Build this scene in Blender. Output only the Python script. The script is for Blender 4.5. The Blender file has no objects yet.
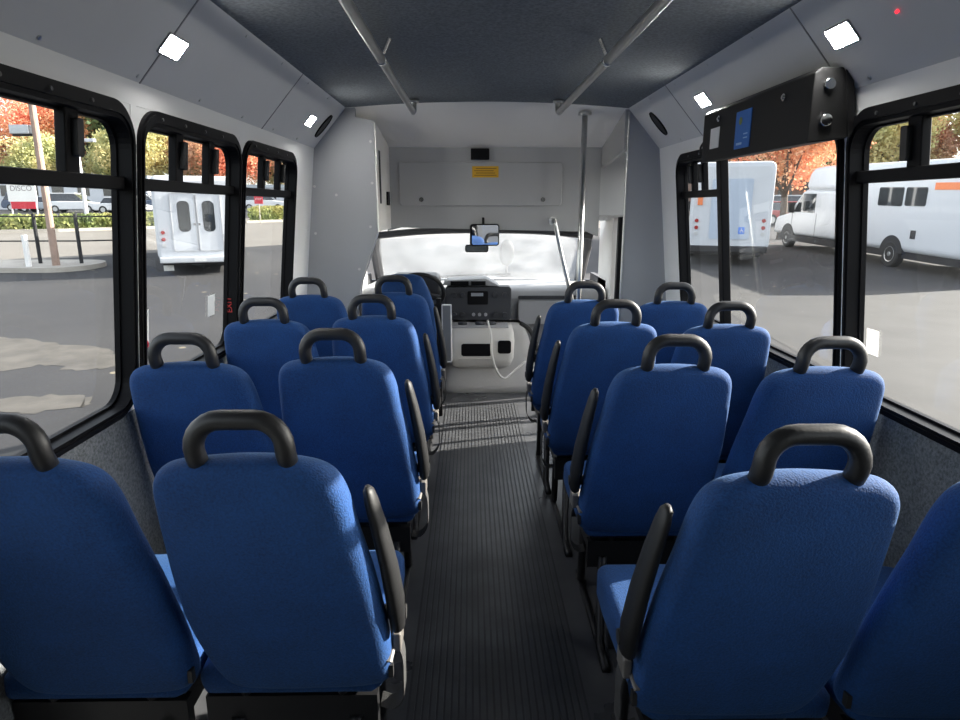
import bpy, bmesh, math, random
from mathutils import Vector, Matrix
random.seed(7)
PI = math.pi
scene = bpy.context.scene
C = scene.collection

# ------------------------------------------------------------------ camera
cam_d = bpy.data.cameras.new('camera'); cam_d.sensor_width = 36; cam_d.lens = 24.0
cam_d.clip_start = .02; cam_d.clip_end = 1000
cam = bpy.data.objects.new('camera', cam_d); C.objects.link(cam)
cam.location = (-.103, 0, 1.48); cam.rotation_euler = (PI/2-.235, 0, -.0145)
scene.camera = cam
# ------------------------------------------------------------------ world, sun, exposure
SUN_AZ, SUN_EL = math.radians(74), math.radians(25.5)
world = bpy.data.worlds.new('world'); scene.world = world; world.use_nodes = True
wn = world.node_tree; wn.nodes.clear()
sky = wn.nodes.new('ShaderNodeTexSky'); sky.sky_type = 'NISHITA'; sky.sun_disc = False
sky.sun_elevation = SUN_EL; sky.sun_rotation = SUN_AZ
sky.air_density = 1.0; sky.dust_density = 1.6; sky.ozone_density = 1.0
bg = wn.nodes.new('ShaderNodeBackground'); bg.inputs['Strength'].default_value = .42
wo = wn.nodes.new('ShaderNodeOutputWorld')
hs = wn.nodes.new('ShaderNodeHueSaturation'); hs.inputs['Saturation'].default_value = .35
wn.links.new(sky.outputs[0], hs.inputs['Color']); wn.links.new(hs.outputs[0], bg.inputs[0]); wn.links.new(bg.outputs[0], wo.inputs[0])
sl = bpy.data.lights.new('sun', 'SUN'); sl.energy = 14.0; sl.angle = math.radians(.6); sl.color = (1, .93, .83)
sun = bpy.data.objects.new('sun', sl); C.objects.link(sun)
sd = Vector((math.sin(SUN_AZ)*math.cos(SUN_EL), math.cos(SUN_AZ)*math.cos(SUN_EL), math.sin(SUN_EL)))
sun.rotation_euler = sd.to_track_quat('Z', 'Y').to_euler(); sun.location = sd*60
vs = scene.view_settings; vs.view_transform = 'Standard'; vs.look = 'None'; vs.gamma = 1; vs.exposure = .5
vs.use_curve_mapping = False
scene.cycles.max_bounces = 10; scene.cycles.diffuse_bounces = 6; scene.cycles.transparent_max_bounces = 24
scene.cycles.use_denoising = True

# ------------------------------------------------------------------ materials
MATS = {}
def mat(name, col, rough=.6, metal=0., noise=None, bump=None, spec=.5, emit=None, sheen=0, coat=0):
    """noise=(scale, amount, stretch) varies the colour, bump=(scale, strength)"""
    if name in MATS: return MATS[name]
    m = bpy.data.materials.new(name); m.use_nodes = True; nt = m.node_tree; b = nt.nodes['Principled BSDF']
    b.inputs['Base Color'].default_value = (*col, 1); b.inputs['Roughness'].default_value = rough
    b.inputs['Metallic'].default_value = metal; b.inputs['Specular IOR Level'].default_value = spec
    if sheen:
        b.inputs['Sheen Weight'].default_value = sheen; b.inputs['Sheen Roughness'].default_value = .5
        b.inputs['Sheen Tint'].default_value = (.30, .62, 1, 1)
    if coat: b.inputs['Coat Weight'].default_value = coat
    tc = nt.nodes.new('ShaderNodeTexCoord')
    if noise:
        n = nt.nodes.new('ShaderNodeTexNoise'); n.inputs['Scale'].default_value = noise[0]; n.inputs['Detail'].default_value = 5
        r = nt.nodes.new('ShaderNodeValToRGB')
        a = noise[1]
        r.color_ramp.elements[0].position = .3; r.color_ramp.elements[1].position = .7
        r.color_ramp.elements[0].color = (*[max(0, c*(1-a)) for c in col], 1)
        r.color_ramp.elements[1].color = (*[min(1, c*(1+a)) for c in col], 1)
        nt.links.new(tc.outputs['Object'], n.inputs['Vector']); nt.links.new(n.outputs[0], r.inputs[0]); nt.links.new(r.outputs[0], b.inputs['Base Color'])
    if bump:
        n2 = nt.nodes.new('ShaderNodeTexNoise'); n2.inputs['Scale'].default_value = bump[0]; n2.inputs['Detail'].default_value = 3
        bp = nt.nodes.new('ShaderNodeBump'); bp.inputs['Strength'].default_value = bump[1]; bp.inputs['Distance'].default_value = .004
        nt.links.new(tc.outputs['Object'], n2.inputs['Vector']); nt.links.new(n2.outputs[0], bp.inputs['Height']); nt.links.new(bp.outputs[0], b.inputs['Normal'])
    if emit:
        b.inputs['Emission Color'].default_value = (*emit[0], 1); b.inputs['Emission Strength'].default_value = emit[1]
    MATS[name] = m; return m

def glass(name, tint=(1, 1, 1), gloss=.06, dust=0., dustcol=(.8, .82, .85)):
    m = bpy.data.materials.new(name); m.use_nodes = True; nt = m.node_tree; nt.nodes.clear()
    o = nt.nodes.new('ShaderNodeOutputMaterial'); t = nt.nodes.new('ShaderNodeBsdfTransparent'); t.inputs[0].default_value = (*tint, 1)
    g = nt.nodes.new('ShaderNodeBsdfGlossy'); g.inputs['Roughness'].default_value = .02
    lw = nt.nodes.new('ShaderNodeLayerWeight'); lw.inputs['Blend'].default_value = .12
    mr = nt.nodes.new('ShaderNodeMath'); mr.operation = 'MULTIPLY_ADD'; mr.inputs[1].default_value = .13; mr.inputs[2].default_value = gloss*.4
    nt.links.new(lw.outputs['Fresnel'], mr.inputs[0])
    mx = nt.nodes.new('ShaderNodeMixShader'); nt.links.new(mr.outputs[0], mx.inputs[0]); nt.links.new(t.outputs[0], mx.inputs[1]); nt.links.new(g.outputs[0], mx.inputs[2])
    last = mx
    if dust:
        d = nt.nodes.new('ShaderNodeBsdfTranslucent'); d.inputs[0].default_value = (*dustcol, 1)
        d2 = nt.nodes.new('ShaderNodeBsdfDiffuse'); d2.inputs[0].default_value = (*dustcol, 1)
        md = nt.nodes.new('ShaderNodeMixShader'); md.inputs[0].default_value = .3
        nt.links.new(d.outputs[0], md.inputs[1]); nt.links.new(d2.outputs[0], md.inputs[2])
        n = nt.nodes.new('ShaderNodeTexNoise'); n.inputs['Scale'].default_value = 3; n.inputs['Detail'].default_value = 6
        tc = nt.nodes.new('ShaderNodeTexCoord'); nt.links.new(tc.outputs['Object'], n.inputs['Vector'])
        mm = nt.nodes.new('ShaderNodeMath'); mm.operation = 'MULTIPLY'; mm.inputs[1].default_value = dust*2
        nt.links.new(n.outputs[0], mm.inputs[0])
        m3 = nt.nodes.new('ShaderNodeMixShader'); nt.links.new(mm.outputs[0], m3.inputs[0]); nt.links.new(last.outputs[0], m3.inputs[1]); nt.links.new(md.outputs[0], m3.inputs[2])
        last = m3
    nt.links.new(last.outputs[0], o.inputs[0]); MATS[name] = m; return m

def leaf_mat(name, c0, c1, c2, trans=.35):
    m = mat(name, c0, .7); nt = m.node_tree; L = nt.links.new
    tc = nt.nodes.new('ShaderNodeTexCoord'); n = nt.nodes.new('ShaderNodeTexNoise'); n.inputs['Scale'].default_value = .9; n.inputs['Detail'].default_value = 6
    r = nt.nodes.new('ShaderNodeValToRGB'); e = r.color_ramp.elements
    e[0].position = .36; e[0].color = (*c0, 1); e[1].position = .64; e[1].color = (*c2, 1); k = e.new(.5); k.color = (*c1, 1)
    d = nt.nodes.new('ShaderNodeBsdfDiffuse'); t = nt.nodes.new('ShaderNodeBsdfTranslucent'); mx = nt.nodes.new('ShaderNodeMixShader'); mx.inputs[0].default_value = trans
    L(tc.outputs['Object'], n.inputs['Vector']); L(n.outputs[0], r.inputs[0]); L(r.outputs[0], d.inputs[0]); L(r.outputs[0], t.inputs[0])
    L(d.outputs[0], mx.inputs[1]); L(t.outputs[0], mx.inputs[2]); L(mx.outputs[0], nt.nodes['Material Output'].inputs[0])
    return m
M_white = mat('white_panel', (.82, .82, .81), .45, noise=(1.5, .03, 1), bump=(40, .05))
M_cove = mat('grey_cove_panel', (.62, .62, .61), .5, noise=(2, .04, 1), bump=(60, .08))
M_part = mat('grey_partition', (.36, .37, .38), .55, noise=(2, .05, 1), bump=(120, .15))
M_bulk = mat('bulkhead_grey', (.44, .44, .43), .55, noise=(3, .04, 1), bump=(120, .1))
M_header = mat('warm_white_header', (.82, .80, .76), .5, noise=(1, .03, 1))
M_carpet = mat('ceiling_carpet', (.15, .165, .175), .95, noise=(90, .3, 1), bump=(400, .5))
M_wcarpet = mat('wall_carpet', (.15, .16, .165), .95, noise=(120, .4, 1), bump=(300, .8))
M_black = mat('black_frame', (.006, .006, .007), .5, bump=(30, .05), spec=.12)
M_rubber = mat('black_rubber', (.018, .018, .018), .6)
M_handle = mat('grab_handle_rubber', (.014, .014, .015), .45, bump=(200, .1))
M_arm = mat('armrest_black', (.006, .006, .0065), .55, bump=(150, .1))
M_steel = mat('brushed_steel', (.62, .62, .60), .28, 1., noise=(20, .06, 1))
M_dark = mat('dark_frame_steel', (.03, .03, .032), .4, .6)
M_box = mat('black_powder_coat', (.009, .009, .009), .5, bump=(300, .15), spec=.25)
M_belt = mat('seat_belt_webbing', (.035, .035, .035), .8, bump=(300, .4))
M_buckle = mat('belt_buckle_grey', (.13, .12, .11), .45)
M_dash = mat('dash_grey', (.42, .42, .43), .55, bump=(150, .15))
M_dashd = mat('dash_charcoal', (.04, .042, .048), .5, bump=(150, .15))
M_eng = mat('engine_cover_grey', (.62, .60, .57), .6, bump=(100, .2))
M_led = mat('led_diffuser', (.9, .9, .9), .3, emit=((1, .985, .96), 110))
M_chrome = mat('chrome', (.8, .8, .8), .12, 1.)
M_mirror = mat('mirror_glass', (.85, .87, .88), .03, 1.)
M_yellow = mat('yellow_sticker', (.75, .42, .02), .5)
M_blue = mat('blue_sticker', (.02, .16, .55), .45)
M_wsticker = mat('white_sticker', (.8, .8, .78), .5)
M_stk = leaf_mat('translucent_paper', (.8, .8, .78), (.8, .8, .78), (.82, .82, .8), .6)
M_red = mat('red_paint', (.55, .02, .04), .5)
M_lens = mat('red_lens', (.35, .01, .01), .15, coat=.5)
M_orange = mat('orange_stripe', (.85, .22, .06), .5)
M_tint = mat('tinted_glass', (.02, .025, .03), .06, coat=1)
M_ext = mat('white_vehicle_paint', (.60, .62, .65), .35, coat=.2, noise=(.6, .03, 1))
M_tire = mat('tyre_rubber', (.02, .02, .02), .85)
M_rim = mat('wheel_rim', (.5, .5, .5), .35, .8)
M_under = mat('underbody', (.02, .02, .022), .8)
M_screw = mat('screw_head', (.1, .1, .1), .4, .5)
M_conc = mat('concrete', (.42, .39, .34), .9, noise=(2, .15, 1), bump=(10, .3))
M_wood = mat('weathered_pole_wood', (.34, .24, .19), .85, noise=(4, .2, 1))
M_bark = mat('tree_bark', (.10, .075, .055), .9, noise=(6, .4, 1))
M_glass = glass('window_glass', (.95, .96, .96), .05, dust=.0015)
M_wind = glass('windshield_glass', (.93, .95, .95), .05, dust=.12)

def m_fabric():
    m = mat('blue_seat_fabric', (.008, .062, .30), .85, sheen=.09); nt = m.node_tree; b = nt.nodes['Principled BSDF']
    tc = nt.nodes.new('ShaderNodeTexCoord')
    n = nt.nodes.new('ShaderNodeTexNoise'); n.inputs['Scale'].default_value = 230; n.inputs['Detail'].default_value = 2
    n2 = nt.nodes.new('ShaderNodeTexNoise'); n2.inputs['Scale'].default_value = 9; n2.inputs['Detail'].default_value = 4
    ad = nt.nodes.new('ShaderNodeMath'); ad.operation = 'MULTIPLY_ADD'; ad.inputs[1].default_value = .5
    r = nt.nodes.new('ShaderNodeValToRGB'); r.color_ramp.elements[0].position = .5; r.color_ramp.elements[1].position = .95
    r.color_ramp.elements[0].color = (.0010, .027, .108, 1); r.color_ramp.elements[1].color = (.0030, .052, .198, 1)
    bp = nt.nodes.new('ShaderNodeBump'); bp.inputs['Strength'].default_value = .5; bp.inputs['Distance'].default_value = .003
    L = nt.links.new
    L(tc.outputs['Object'], n.inputs['Vector']); L(tc.outputs['Object'], n2.inputs['Vector']); L(n2.outputs[0], ad.inputs[0]); L(n.outputs[0], ad.inputs[2])
    L(ad.outputs[0], r.inputs[0]); L(r.outputs[0], b.inputs['Base Color']); L(n.outputs[0], bp.inputs['Height']); L(bp.outputs[0], b.inputs['Normal'])
    return m
M_fab = m_fabric()

def m_floor():
    m = mat('grey_vinyl_floor', (.055, .06, .07), .3, spec=.7); nt = m.node_tree; b = nt.nodes['Principled BSDF']; L = nt.links.new
    tc = nt.nodes.new('ShaderNodeTexCoord'); n = nt.nodes.new('ShaderNodeTexNoise'); n.inputs['Scale'].default_value = 4; n.inputs['Detail'].default_value = 8
    r = nt.nodes.new('ShaderNodeValToRGB'); r.color_ramp.elements[0].position = .3; r.color_ramp.elements[1].position = .75
    r.color_ramp.elements[0].color = (.05, .053, .06, 1); r.color_ramp.elements[1].color = (.11, .112, .118, 1)
    r2 = nt.nodes.new('ShaderNodeMapRange'); r2.inputs['To Min'].default_value = .2; r2.inputs['To Max'].default_value = .4
    L(tc.outputs['Object'], n.inputs['Vector']); L(n.outputs[0], r.inputs[0]); L(r.outputs[0], b.inputs['Base Color']); L(n.outputs[0], r2.inputs['Value']); L(r2.outputs[0], b.inputs['Roughness'])
    return m
M_floor = m_floor()

def m_ground():
    m = mat('asphalt_lot', (.17, .165, .16), .85); nt = m.node_tree; b = nt.nodes['Principled BSDF']; L = nt.links.new
    tc = nt.nodes.new('ShaderNodeTexCoord')
    n = nt.nodes.new('ShaderNodeTexNoise'); n.inputs['Scale'].default_value = .35; n.inputs['Detail'].default_value = 9
    r = nt.nodes.new('ShaderNodeValToRGB'); r.color_ramp.elements[0].position = .35; r.color_ramp.elements[1].position = .7
    r.color_ramp.elements[0].color = (.020, .020, .022, 1); r.color_ramp.elements[1].color = (.036, .035, .035, 1)
    n2 = nt.nodes.new('ShaderNodeTexNoise'); n2.inputs['Scale'].default_value = 25; n2.inputs['Detail'].default_value = 6
    mx = nt.nodes.new('ShaderNodeMixRGB'); mx.blend_type = 'OVERLAY'; mx.inputs[0].default_value = .35
    v = nt.nodes.new('ShaderNodeTexVoronoi'); v.inputs['Scale'].default_value = 1.3
    st = nt.nodes.new('ShaderNodeMath'); st.operation = 'LESS_THAN'; st.inputs[1].default_value = .07
    m2 = nt.nodes.new('ShaderNodeMixRGB'); m2.inputs[2].default_value = (.22, .19, .13, 1)
    L(tc.outputs['Object'], n.inputs['Vector']); L(tc.outputs['Object'], n2.inputs['Vector']); L(tc.outputs['Object'], v.inputs['Vector'])
    L(n.outputs[0], r.inputs[0]); L(r.outputs[0], mx.inputs[1]); L(n2.outputs[0], mx.inputs[2]); L(v.outputs['Distance'], st.inputs[0])
    L(st.outputs[0], m2.inputs[0]); L(mx.outputs[0], m2.inputs[1]); L(m2.outputs[0], b.inputs['Base Color'])
    return m
M_ground = m_ground()

M_leafO = leaf_mat('orange_maple_leaves', (.78, .30, .20), (.88, .44, .27), (.84, .58, .34))
M_leafR = leaf_mat('russet_leaves', (.66, .34, .25), (.70, .46, .30), (.64, .55, .30))
M_leafY = leaf_mat('yellow_green_leaves', (.36, .40, .20), (.58, .56, .27), (.72, .60, .30))
M_leafG = leaf_mat('dark_green_leaves', (.05, .09, .06), (.09, .14, .08), (.2, .24, .1))
M_hedge = leaf_mat('hedge_leaves', (.2, .26, .1), (.35, .38, .15), (.45, .42, .18))

# ------------------------------------------------------------------ helpers
def tag(o, label=None, cat=None, group=None, kind=None):
    if label: o['label'] = label
    if cat: o['category'] = cat
    if group: o['group'] = group
    if kind: o['kind'] = kind
    return o
def thing(name, label, cat, loc=(0, 0, 0), rz=0, group=None, rx=0):
    o = bpy.data.objects.new(name, None); C.objects.link(o); o.empty_display_size = .1
    o.location = loc; o.rotation_euler = (rx, 0, rz); return tag(o, label, cat, group)
def obj(name, bm, m, parent=None, smooth=False, bevel=0, sub=0, bseg=2):
    me = bpy.data.meshes.new(name)
    bmesh.ops.recalc_face_normals(bm, faces=bm.faces); bm.to_mesh(me); bm.free()
    for k in (m if isinstance(m, (list, tuple)) else [m]): me.materials.append(k)
    if smooth:
        for p in me.polygons: p.use_smooth = True
    o = bpy.data.objects.new(name, me); C.objects.link(o)
    if parent: o.parent = parent
    if bevel:
        b = o.modifiers.new('bevel', 'BEVEL'); b.width = bevel; b.segments = bseg; b.limit_method = 'ANGLE'; b.angle_limit = .6
        for p in me.polygons: p.use_smooth = True
        w = o.modifiers.new('wn', 'WEIGHTED_NORMAL')
    if sub:
        s = o.modifiers.new('sub', 'SUBSURF'); s.levels = sub; s.render_levels = sub
    return o
def structure(name, bm, m, **k):
    o = obj(name, bm, m, **k); o['kind'] = 'structure'; return o
def box(bm, x0, x1, y0, y1, z0, z1, mi=0):
    vs_ = [bm.verts.new((x, y, z)) for x in (x0, x1) for y in (y0, y1) for z in (z0, z1)]
    for f in ((0, 1, 3, 2), (4, 6, 7, 5), (0, 4, 5, 1), (2, 3, 7, 6), (0, 2, 6, 4), (1, 5, 7, 3)):
        bm.faces.new([vs_[i] for i in f]).material_index = mi
    return bm
def NB(): return bmesh.new()
def bxo(name, x0, x1, y0, y1, z0, z1, m, parent=None, bevel=0, **k):
    return obj(name, box(NB(), x0, x1, y0, y1, z0, z1), m, parent, bevel=bevel, **k)
def rings(bm, rs, cap=True, closed=False, mi=0):
    vr = [[bm.verts.new(p) for p in r] for r in rs]
    n = len(rs[0]); m_ = len(rs)
    for i in range(m_ if closed else m_-1):
        a, b = vr[i], vr[(i+1) % m_]
        for j in range(n):
            bm.faces.new((a[j], a[(j+1) % n], b[(j+1) % n], b[j])).material_index = mi
    if cap and not closed:
        bm.faces.new(vr[0][::-1]).material_index = mi; bm.faces.new(vr[-1]).material_index = mi
    return bm
def tube(bm, pts, r, n=12, closed=False, mi=0, flat=None):
    pts = [Vector(p) for p in pts]; rs = []; N = len(pts); up = None
    for i, p in enumerate(pts):
        if closed: t = pts[(i+1) % N]-pts[i-1]
        else: t = pts[min(i+1, N-1)]-pts[max(i-1, 0)]
        t.normalize()
        if up is None:
            up = Vector((0, 0, 1)) if abs(t.z) < .9 else Vector((1, 0, 0))
        a = t.cross(up).normalized(); b = a.cross(t).normalized(); up = b
        rr = r[i] if isinstance(r, (list, tuple)) else r
        rs.append([p + a*math.cos(2*PI*k/n)*rr + b*math.sin(2*PI*k/n)*rr*(flat or 1) for k in range(n)])
    return rings(bm, rs, True, closed, mi)
def cyl(bm, p0, p1, r, n=20, mi=0): return tube(bm, [p0, p1], r, n, mi=mi)
def rrect(u0, u1, v0, v1, r, n=6):
    """rounded rectangle outline, counter-clockwise"""
    out = []
    for cx, cy, a0 in ((u1-r, v1-r, 0), (u0+r, v1-r, PI/2), (u0+r, v0+r, PI), (u1-r, v0+r, 1.5*PI)):
        for k in range(n+1):
            a = a0+k*PI/2/n; out.append((cx+r*math.cos(a), cy+r*math.sin(a)))
    return out
def plate(bm, outline, f3, t0, t1, mi=0):
    """solid from a 2-D outline; f3(u, v, t) gives the point"""
    return rings(bm, [[f3(u, v, t0) for u, v in outline], [f3(u, v, t1) for u, v in outline]], True, mi=mi)
def ringsolid(bm, outer, inner, f3, t0, t1, mi=0):
    """frame between two outlines of equal point count"""
    rs = [[f3(u, v, t0) for u, v in outer], [f3(u, v, t1) for u, v in outer], [f3(u, v, t1) for u, v in inner], [f3(u, v, t0) for u, v in inner]]
    return rings(bm, rs, False, True, mi)
def smooth_closed(pts, n=4):
    out = []; N = len(pts)
    for i in range(N):
        p0, p1, p2, p3 = (Vector((*pts[(i+k-1) % N], 0)) for k in range(4))
        for j in range(n):
            t = j/n
            q = .5*((2*p1)+(p2-p0)*t+(2*p0-5*p1+4*p2-p3)*t*t+(-p0+3*p1-3*p2+p3)*t**3)
            out.append((q.x, q.y))
    return out
def arc(pts, n=6):
    """Catmull-Rom through open 3-D points"""
    P = [Vector(p) for p in pts]; P = [P[0]*2-P[1]]+P+[P[-1]*2-P[-2]]; out = []
    for i in range(1, len(P)-2):
        for j in range(n):
            t = j/n; p0, p1, p2, p3 = P[i-1:i+3]
            out.append(.5*((2*p1)+(p2-p0)*t+(2*p0-5*p1+4*p2-p3)*t*t+(-p0+3*p1-3*p2+p3)*t**3))
    out.append(P[-2]); return out
def copy_tree(o, parent=None):
    c = o.copy(); C.objects.link(c)
    if parent: c.parent = parent
    for ch in list(o.children): copy_tree(ch, c)
    return c

# ------------------------------------------------------------------ bus interior shell
YR, YF = -1.0, 4.04                    # rear wall, front partitions
def wx(z):                              # half width of the interior at height z
    return 1.04+(1.82-z)*.11 if z > .87 else 1.1445
bm = NB(); box(bm, -1.19, 1.19, YR, 5.75, -.06, 0); structure('floor', bm, M_floor)
bm = NB()                               # ribbed aisle runner
n = 25
for i in range(n):
    x = -.285+i*(.52/(n-1)); box(bm, x-.0075, x+.0075, YR+.02, 4.75, 0, .0045)
box(bm, -.300, .25, YR+.02, 4.75, -.001, .0010, 1)
structure('floor_runner', bm, [mat('runner_rib', (.078, .081, .087), .30, noise=(8, .2, 1)), mat('runner_groove', (.048, .050, .054), .45)])
# ceiling carpet, slightly crowned
bm = NB(); rs = []
for y in (YR, 0, 1, 2, 3, YF):
    rs.append([(x, y, 2.05+.035*(1-(x/.84)**2)) for x in [(-.84+1.68*k/12) for k in range(13)]]+[(.84, y, 2.13), (-.84, y, 2.13)])
rings(bm, rs, True); structure('ceiling', bm, M_carpet)
# coves
for s, nm in ((-1, 'left'), (1, 'right')):
    bm = NB()
    plate(bm, [(YR, 0), (YF, 0), (YF, 1), (YR, 1)], lambda u, v, t: (s*(.84+.205*v+.05*t), u, 2.05-.235*v+.04*t), 0, 1)
    structure('trim_cove_'+nm, bm, M_cove)
    # panel edge strip where the cove meets the ceiling and the seams between panels
    bm = NB()
    for y in ((-.1, 1.96, 3.05) if s < 0 else (-.1, 2.06, 3.3)):
        plate(bm, [(y-.003, 0), (y+.003, 0), (y+.003, 1), (y-.003, 1)], lambda u, v, t: (s*(.84+.2*v)-s*.0012*t, u, 2.05-.23*v-.0012*t), 0, 1)
    structure('trim_seam_'+nm, bm, mat('seam_dark', (.24, .24, .24), .6))
    # outer skin of the side above the windows and roof edge
    bm = NB(); plate(bm, [(YR, 0), (YF+.1, 0), (YF+.1, 1), (YR, 1)], lambda u, v, t: (s*(.84+.31*v+.02*t), u, 2.15-.33*v+.02*t), 0, 1)
    structure('roof_edge_'+nm, bm, M_ext)
bm = NB(); box(bm, -.88, .88, YR, 4.9, 2.14, 2.18); structure('roof', bm, M_ext)

ZT, ZB = 1.757, .872
LW = [(-.39, .90), (.93, 1.908), (1.940, 2.770), (2.802, 3.630)]
RW = [(-.39, .92), (.96, 2.036), (2.066, 3.700)]
def wall_side(s, wins, nm):
    bm = NB(); th = .05
    f = lambda u, v, t: (s*(wx(v)+t), u, v)
    def slab(y0, y1, z0, z1, mi=0):
        zs = [z0]+([.87] if z0 < .87 < z1 else [])+[z1]
        for a, b in zip(zs, zs[1:]):
            plate(bm, [(y0, a), (y1, a), (y1, b), (y0, b)], f, 0, th, mi)
    slab(YR, YF+.02, -.06, ZB-.0, 1)                 # carpeted lower wall
    slab(YR, YF+.02, ZT+.0, 1.83)
    ys = [YR]
    for a, b in wins: ys += [a, b]
    ys.append(YF+.02)
    for a, b in zip(ys[0::2], ys[1::2]): slab(a, b, ZB, ZT)
    for a, b in wins:                                # corner fillets between square hole and rounded frame
        o = rrect(a-.004, b+.004, ZB-.004, ZT+.004, .0005); i = rrect(a+.012, b-.012, ZB+.012, ZT-.012, .10)
        ringsolid(bm, o, i, f, .001, th-.001)
    o = structure('wall_'+nm, bm, [M_white, M_wcarpet]); return o
wall_side(-1, LW, 'left'); wall_side(1, RW, 'right')

wn_i = [0]
def window(s, a, b, divs, transom=1.545, mull=None, latches=(), dw=.028):
    wn_i[0] += 1
    w = bpy.data.objects.new('window_%d' % wn_i[0], None); C.objects.link(w); w['kind'] = 'structure'
    w.location = (s*1.1, (a+b)/2, 1.3)
    P = -Vector(w.location)
    f = lambda u, v, t: tuple(Vector((s*(wx(v)+t), u, v))+P)
    bm = NB()
    ringsolid(bm, rrect(a, b, ZB, ZT, .105, 8), rrect(a+.020, b-.020, ZB+.028, ZT-.046, .075, 8), f, -.012, .046)
    ringsolid(bm, rrect(a+.007, b-.007, ZB+.008, ZT-.010, .098, 8), rrect(a+.014, b-.014, ZB+.018, ZT-.034, .085, 8), f, -.018, -.010)
    ringsolid(bm, rrect(a+.012, b-.012, ZB+.02, ZT-.04, .08, 8), rrect(a+.026, b-.026, ZB+.036, ZT-.052, .07, 8), f, .028, .044)
    obj('window_frame', bm, M_black, w, smooth=False)
    # brighter gasket line of the pane's edge
    tr_a, tr_b = (a, b) if mull is None else mull
    if transom:
        bm = NB(); plate(bm, [(tr_a+.015, transom-.018), (tr_b-.015, transom-.018), (tr_b-.015, transom+.018), (tr_a+.015, transom+.018)], f, .008, .040)
        obj('transom', bm, M_black, w, bevel=.004)
        for d in divs:
            bm = NB(); plate(bm, [(d-dw, transom), (d+dw, transom), (d+dw, ZT-.04), (d-dw, ZT-.04)], f, .012, .040)
            obj('slider_divider', bm, M_black, w, bevel=.004)
        for d in latches:
            bm = NB(); plate(bm, rrect(d-.014, d+.014, 1.60, 1.69, .006, 3), f, -.004, .014); obj('slider_latch', bm, M_rubber, w, bevel=.002)
    if mull:
        x = mull[0] if mull[0] > a+.2 else mull[1]
        bm = NB(); plate(bm, [(x-.028, ZB+.02), (x+.028, ZB+.02), (x+.028, ZT-.03), (x-.028, ZT-.03)], f, .0, .040)
        obj('mullion', bm, M_black, w, bevel=.005)
    bm = NB(); plate(bm, rrect(a+.014, b-.014, ZB+.02, ZT-.03, .06, 6), f, .041, .044)
    obj('pane', bm, M_glass, w)
    # small steel screws along the frame's head
    bm = NB(); y = a+.12
    while y < b-.1:
        p = Vector(f(y, ZT-.022, -.018)); cyl(bm, p, p+Vector((-s*.004, 0, 0)), .005, 8); y += .16
    obj('frame_screws', bm, M_screw, w)
    return w
window(-1, *LW[0], (.02, .42), latches=(.42,))
wL = window(-1, *LW[1], (1.20, 1.657), latches=(1.665,))
wL2 = window(-1, *LW[2], (2.25, 2.52), latches=(2.262, 2.535)); wL3 = window(-1, *LW[3], (3.15, 3.41), latches=(3.16, 3.43), dw=.02)
window(1, *RW[0], (.02, .42)); wR = window(1, *RW[1], (1.2, 1.765), transom=1.567, latches=(1.785,))
wR2 = window(1, *RW[2], (3.36, 3.51), mull=(3.11, RW[2][1]), latches=(3.37, 3.52), dw=.018)
def decal(parent, s, y, z, w, h, m, name='decal', off=-.0, label=None):
    bm = NB(); P = -Vector(parent.location)
    plate(bm, [(y-w/2, z-h/2), (y+w/2, z-h/2), (y+w/2, z+h/2), (y-w/2, z+h/2)], lambda u, v, t: tuple(Vector((s*(wx(v)+off-t), u, v))+P), 0, .001)
    o = obj(name, bm, m, parent)
    if label: o['label'] = label
    return o
decal(wL2, -1, 2.60, 1.09, .07, .085, M_stk, 'sticker', .039, 'white paper sticker on the glass')
decal(wL2, -1, 2.065, 1.10, .03, .11, M_stk, 'sticker', .039, 'narrow white sticker on the glass')
decal(wR, 1, 1.955, 1.065, .06, .08, M_stk, 'sticker', .039, 'white paper sticker on the glass')
def txt(parent, s, body, size, loc, rot, m, name='lettering', ext=.001):
    cu = bpy.data.curves.new(name, 'FONT'); cu.body = body; cu.size = size; cu.align_x = 'CENTER'; cu.align_y = 'CENTER'; cu.extrude = ext
    o = bpy.data.objects.new(name, cu); C.objects.link(o); cu.materials.append(m)
    bpy.context.view_layer.update()
    me = bpy.data.meshes.new_from_object(o.evaluated_get(bpy.context.evaluated_depsgraph_get())); bpy.data.objects.remove(o)
    o = bpy.data.objects.new(name, me); C.objects.link(o)
    o.location = loc; o.rotation_euler = rot; o.parent = parent; return o
# red emergency exit lettering running up the front stile of the second left window
o = txt(wL2, -1, 'EXIT', .034, Vector((-wx(1.07)-.020, 2.7485, 1.07))-wL2.location, (PI/2, -PI/2, 0), mat('red_lettering', (.5, .03, .03), .5))
# red release knob low on the second window
bm = NB(); p = Vector((-wx(1.05)-.05, 2.03, 1.05))-wL2.location; cyl(bm, p, p+Vector((.03, 0, 0)), .014, 12); obj('release_knob', bm, M_red, wL2, bevel=.003)['label'] = 'red release knob'

bm = NB(); box(bm, -1.19, 1.19, YR-.05, YR, -.06, 2.16); structure('wall_rear', bm, M_wcarpet)

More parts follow.
